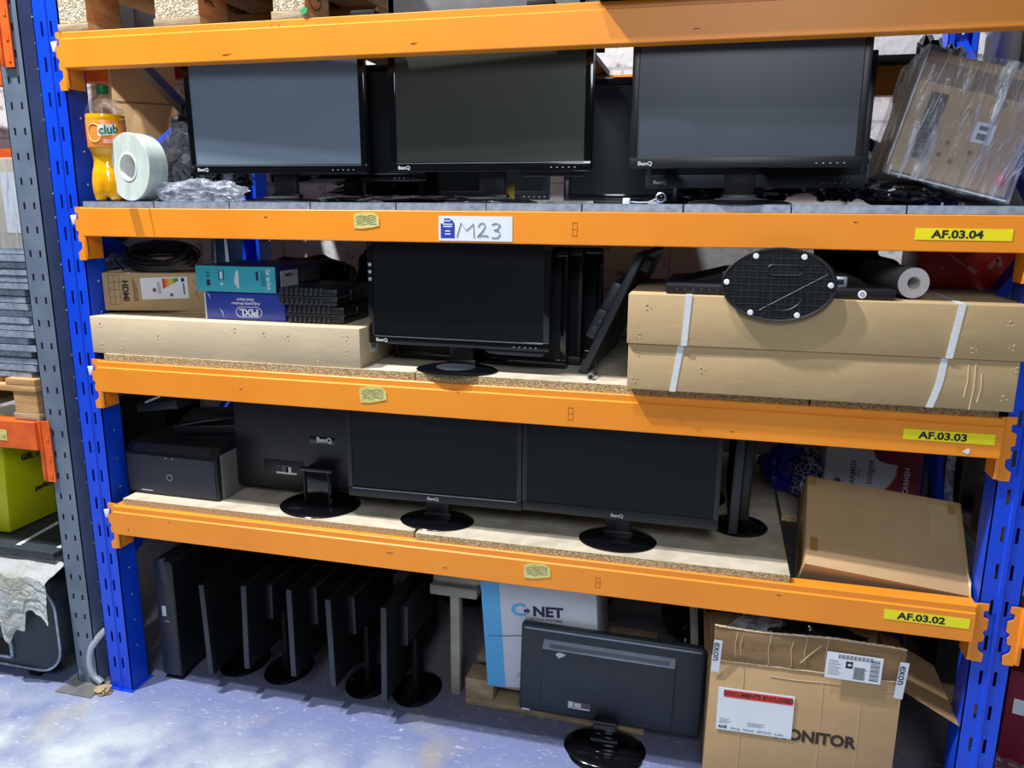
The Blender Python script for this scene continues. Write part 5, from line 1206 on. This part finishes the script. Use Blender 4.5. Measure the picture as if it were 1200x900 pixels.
mb = MB(); mb.prism(rr(-.12, .08, .035, .10, .012), 0, .004, m=FRONT(0, -.001, 0)); hd = part('handle_recess', mb, 'hole', t)
mb = MB(); mb.box(-.14, .092, -.010, .0, .030, .040, bev=.002); mb.box(.080, .092, -.010, .0, .03, .10, bev=.002); part('handle_frame', mb, 'galv', hd)
mb = MB(); mb.box(-.3, -.25, .02, .12, -.045, .004); mb.box(.12, .17, .02, .12, -.045, .004); part('foot', mb, 'black_matt', t)
def foam(u, v):
    x = -.92+.74*u; e = .16+.09*noise.noise(Vector((u*5, 3, 1)))+.06*noise.noise(Vector((u*13, 7, 1)))+.07*(1 if .70 < u < .86 else 0)
    b_ = min(v/.35, 1); f = max(0, (v-.35)/.65)
    n_ = .012*noise.noise(Vector((u*12, v*12, 4)))
    return (x, .03-.10*b_+n_*.7+.006*math.sin(u*30)-.012*f, .425+.030*(1-b_)-e*f*.98+n_*.6)
mb = MB(); mb.grid(foam, 60, 26, thick=.004); o = part('foam_sheet', mb, 'foam'); tagit(o, 'torn crinkled white foam wrap draped over the dark case at far left', 'foam wrap')
# curved grey tube between the uprights
t = thing('grey_tube', 'thin bent grey tube standing on the floor between the two left uprights', 'tube', (-.088, .05, 0))
mb = MB(); mb.tube(smooth_([(.02, -.05, .012), (-.010, -.05, .04), (-.020, -.05, .09), (-.006, -.045, .15), (.035, -.03, .205), (.08, -.01, .235)]), .0125, 14); part('tube_body', mb, 'steel_tube', t)
o = part('dry_debris', MB().blob((0, 0, 0), (.032, .025, .014), .5, 5, 3, 91, flat=-.008), 'wood_grey', loc=(-.035, -.03, .009)); tagit(o, 'small clump of wood shavings at the foot of the blue upright', 'debris')
o = part('cable_heap', MB().blob((0, 0, 0), (.06, .18, .08), .5, 5, 4, 93, flat=-.05), 'black_film', loc=(.07, .75, .052)); tagit(o, 'dark heap of cables on the floor behind the slim tower', 'cable')

# ------------------------------------------------------------------ light
w = bpy.data.worlds.new('world'); SC.world = w; w.use_nodes = True
bg = w.node_tree.nodes['Background']; bg.inputs['Color'].default_value = (.86, .93, 1.0, 1); bg.inputs['Strength'].default_value = .06
def lamp(name, loc, target, size, energy, col, shape='DISK', sy=None):
    l = bpy.data.lights.new(name, 'AREA'); l.shape = shape; l.size = size; l.energy = energy; l.color = col
    if sy: l.size_y = sy
    o = bpy.data.objects.new(name, l); COL.objects.link(o); o.location = loc
    o.rotation_euler = (Vector(target)-Vector(loc)).to_track_quat('-Z', 'Y').to_euler(); return o
lamp('high_bay_lamp', (-.75, -1.00, 5.2), (1.3, 0, 1.0), .12, 350, (1, .98, .96))
lamp('high_bay_lamp', (.5, -1.35, 5.6), (1.3, 0, 1.0), .14, 130, (.95, .97, 1))
lamp('aisle_lamp', (2.2, -4.6, 3.9), (1.4, 0, 1.0), 1.6, 105, (.85, .92, 1))  # added soft fill, stands in for light bounced across the aisle
vs = SC.view_settings; vs.view_transform = 'Standard'; vs.look = 'None'; vs.exposure = 0; vs.gamma = 1; vs.use_curve_mapping = False
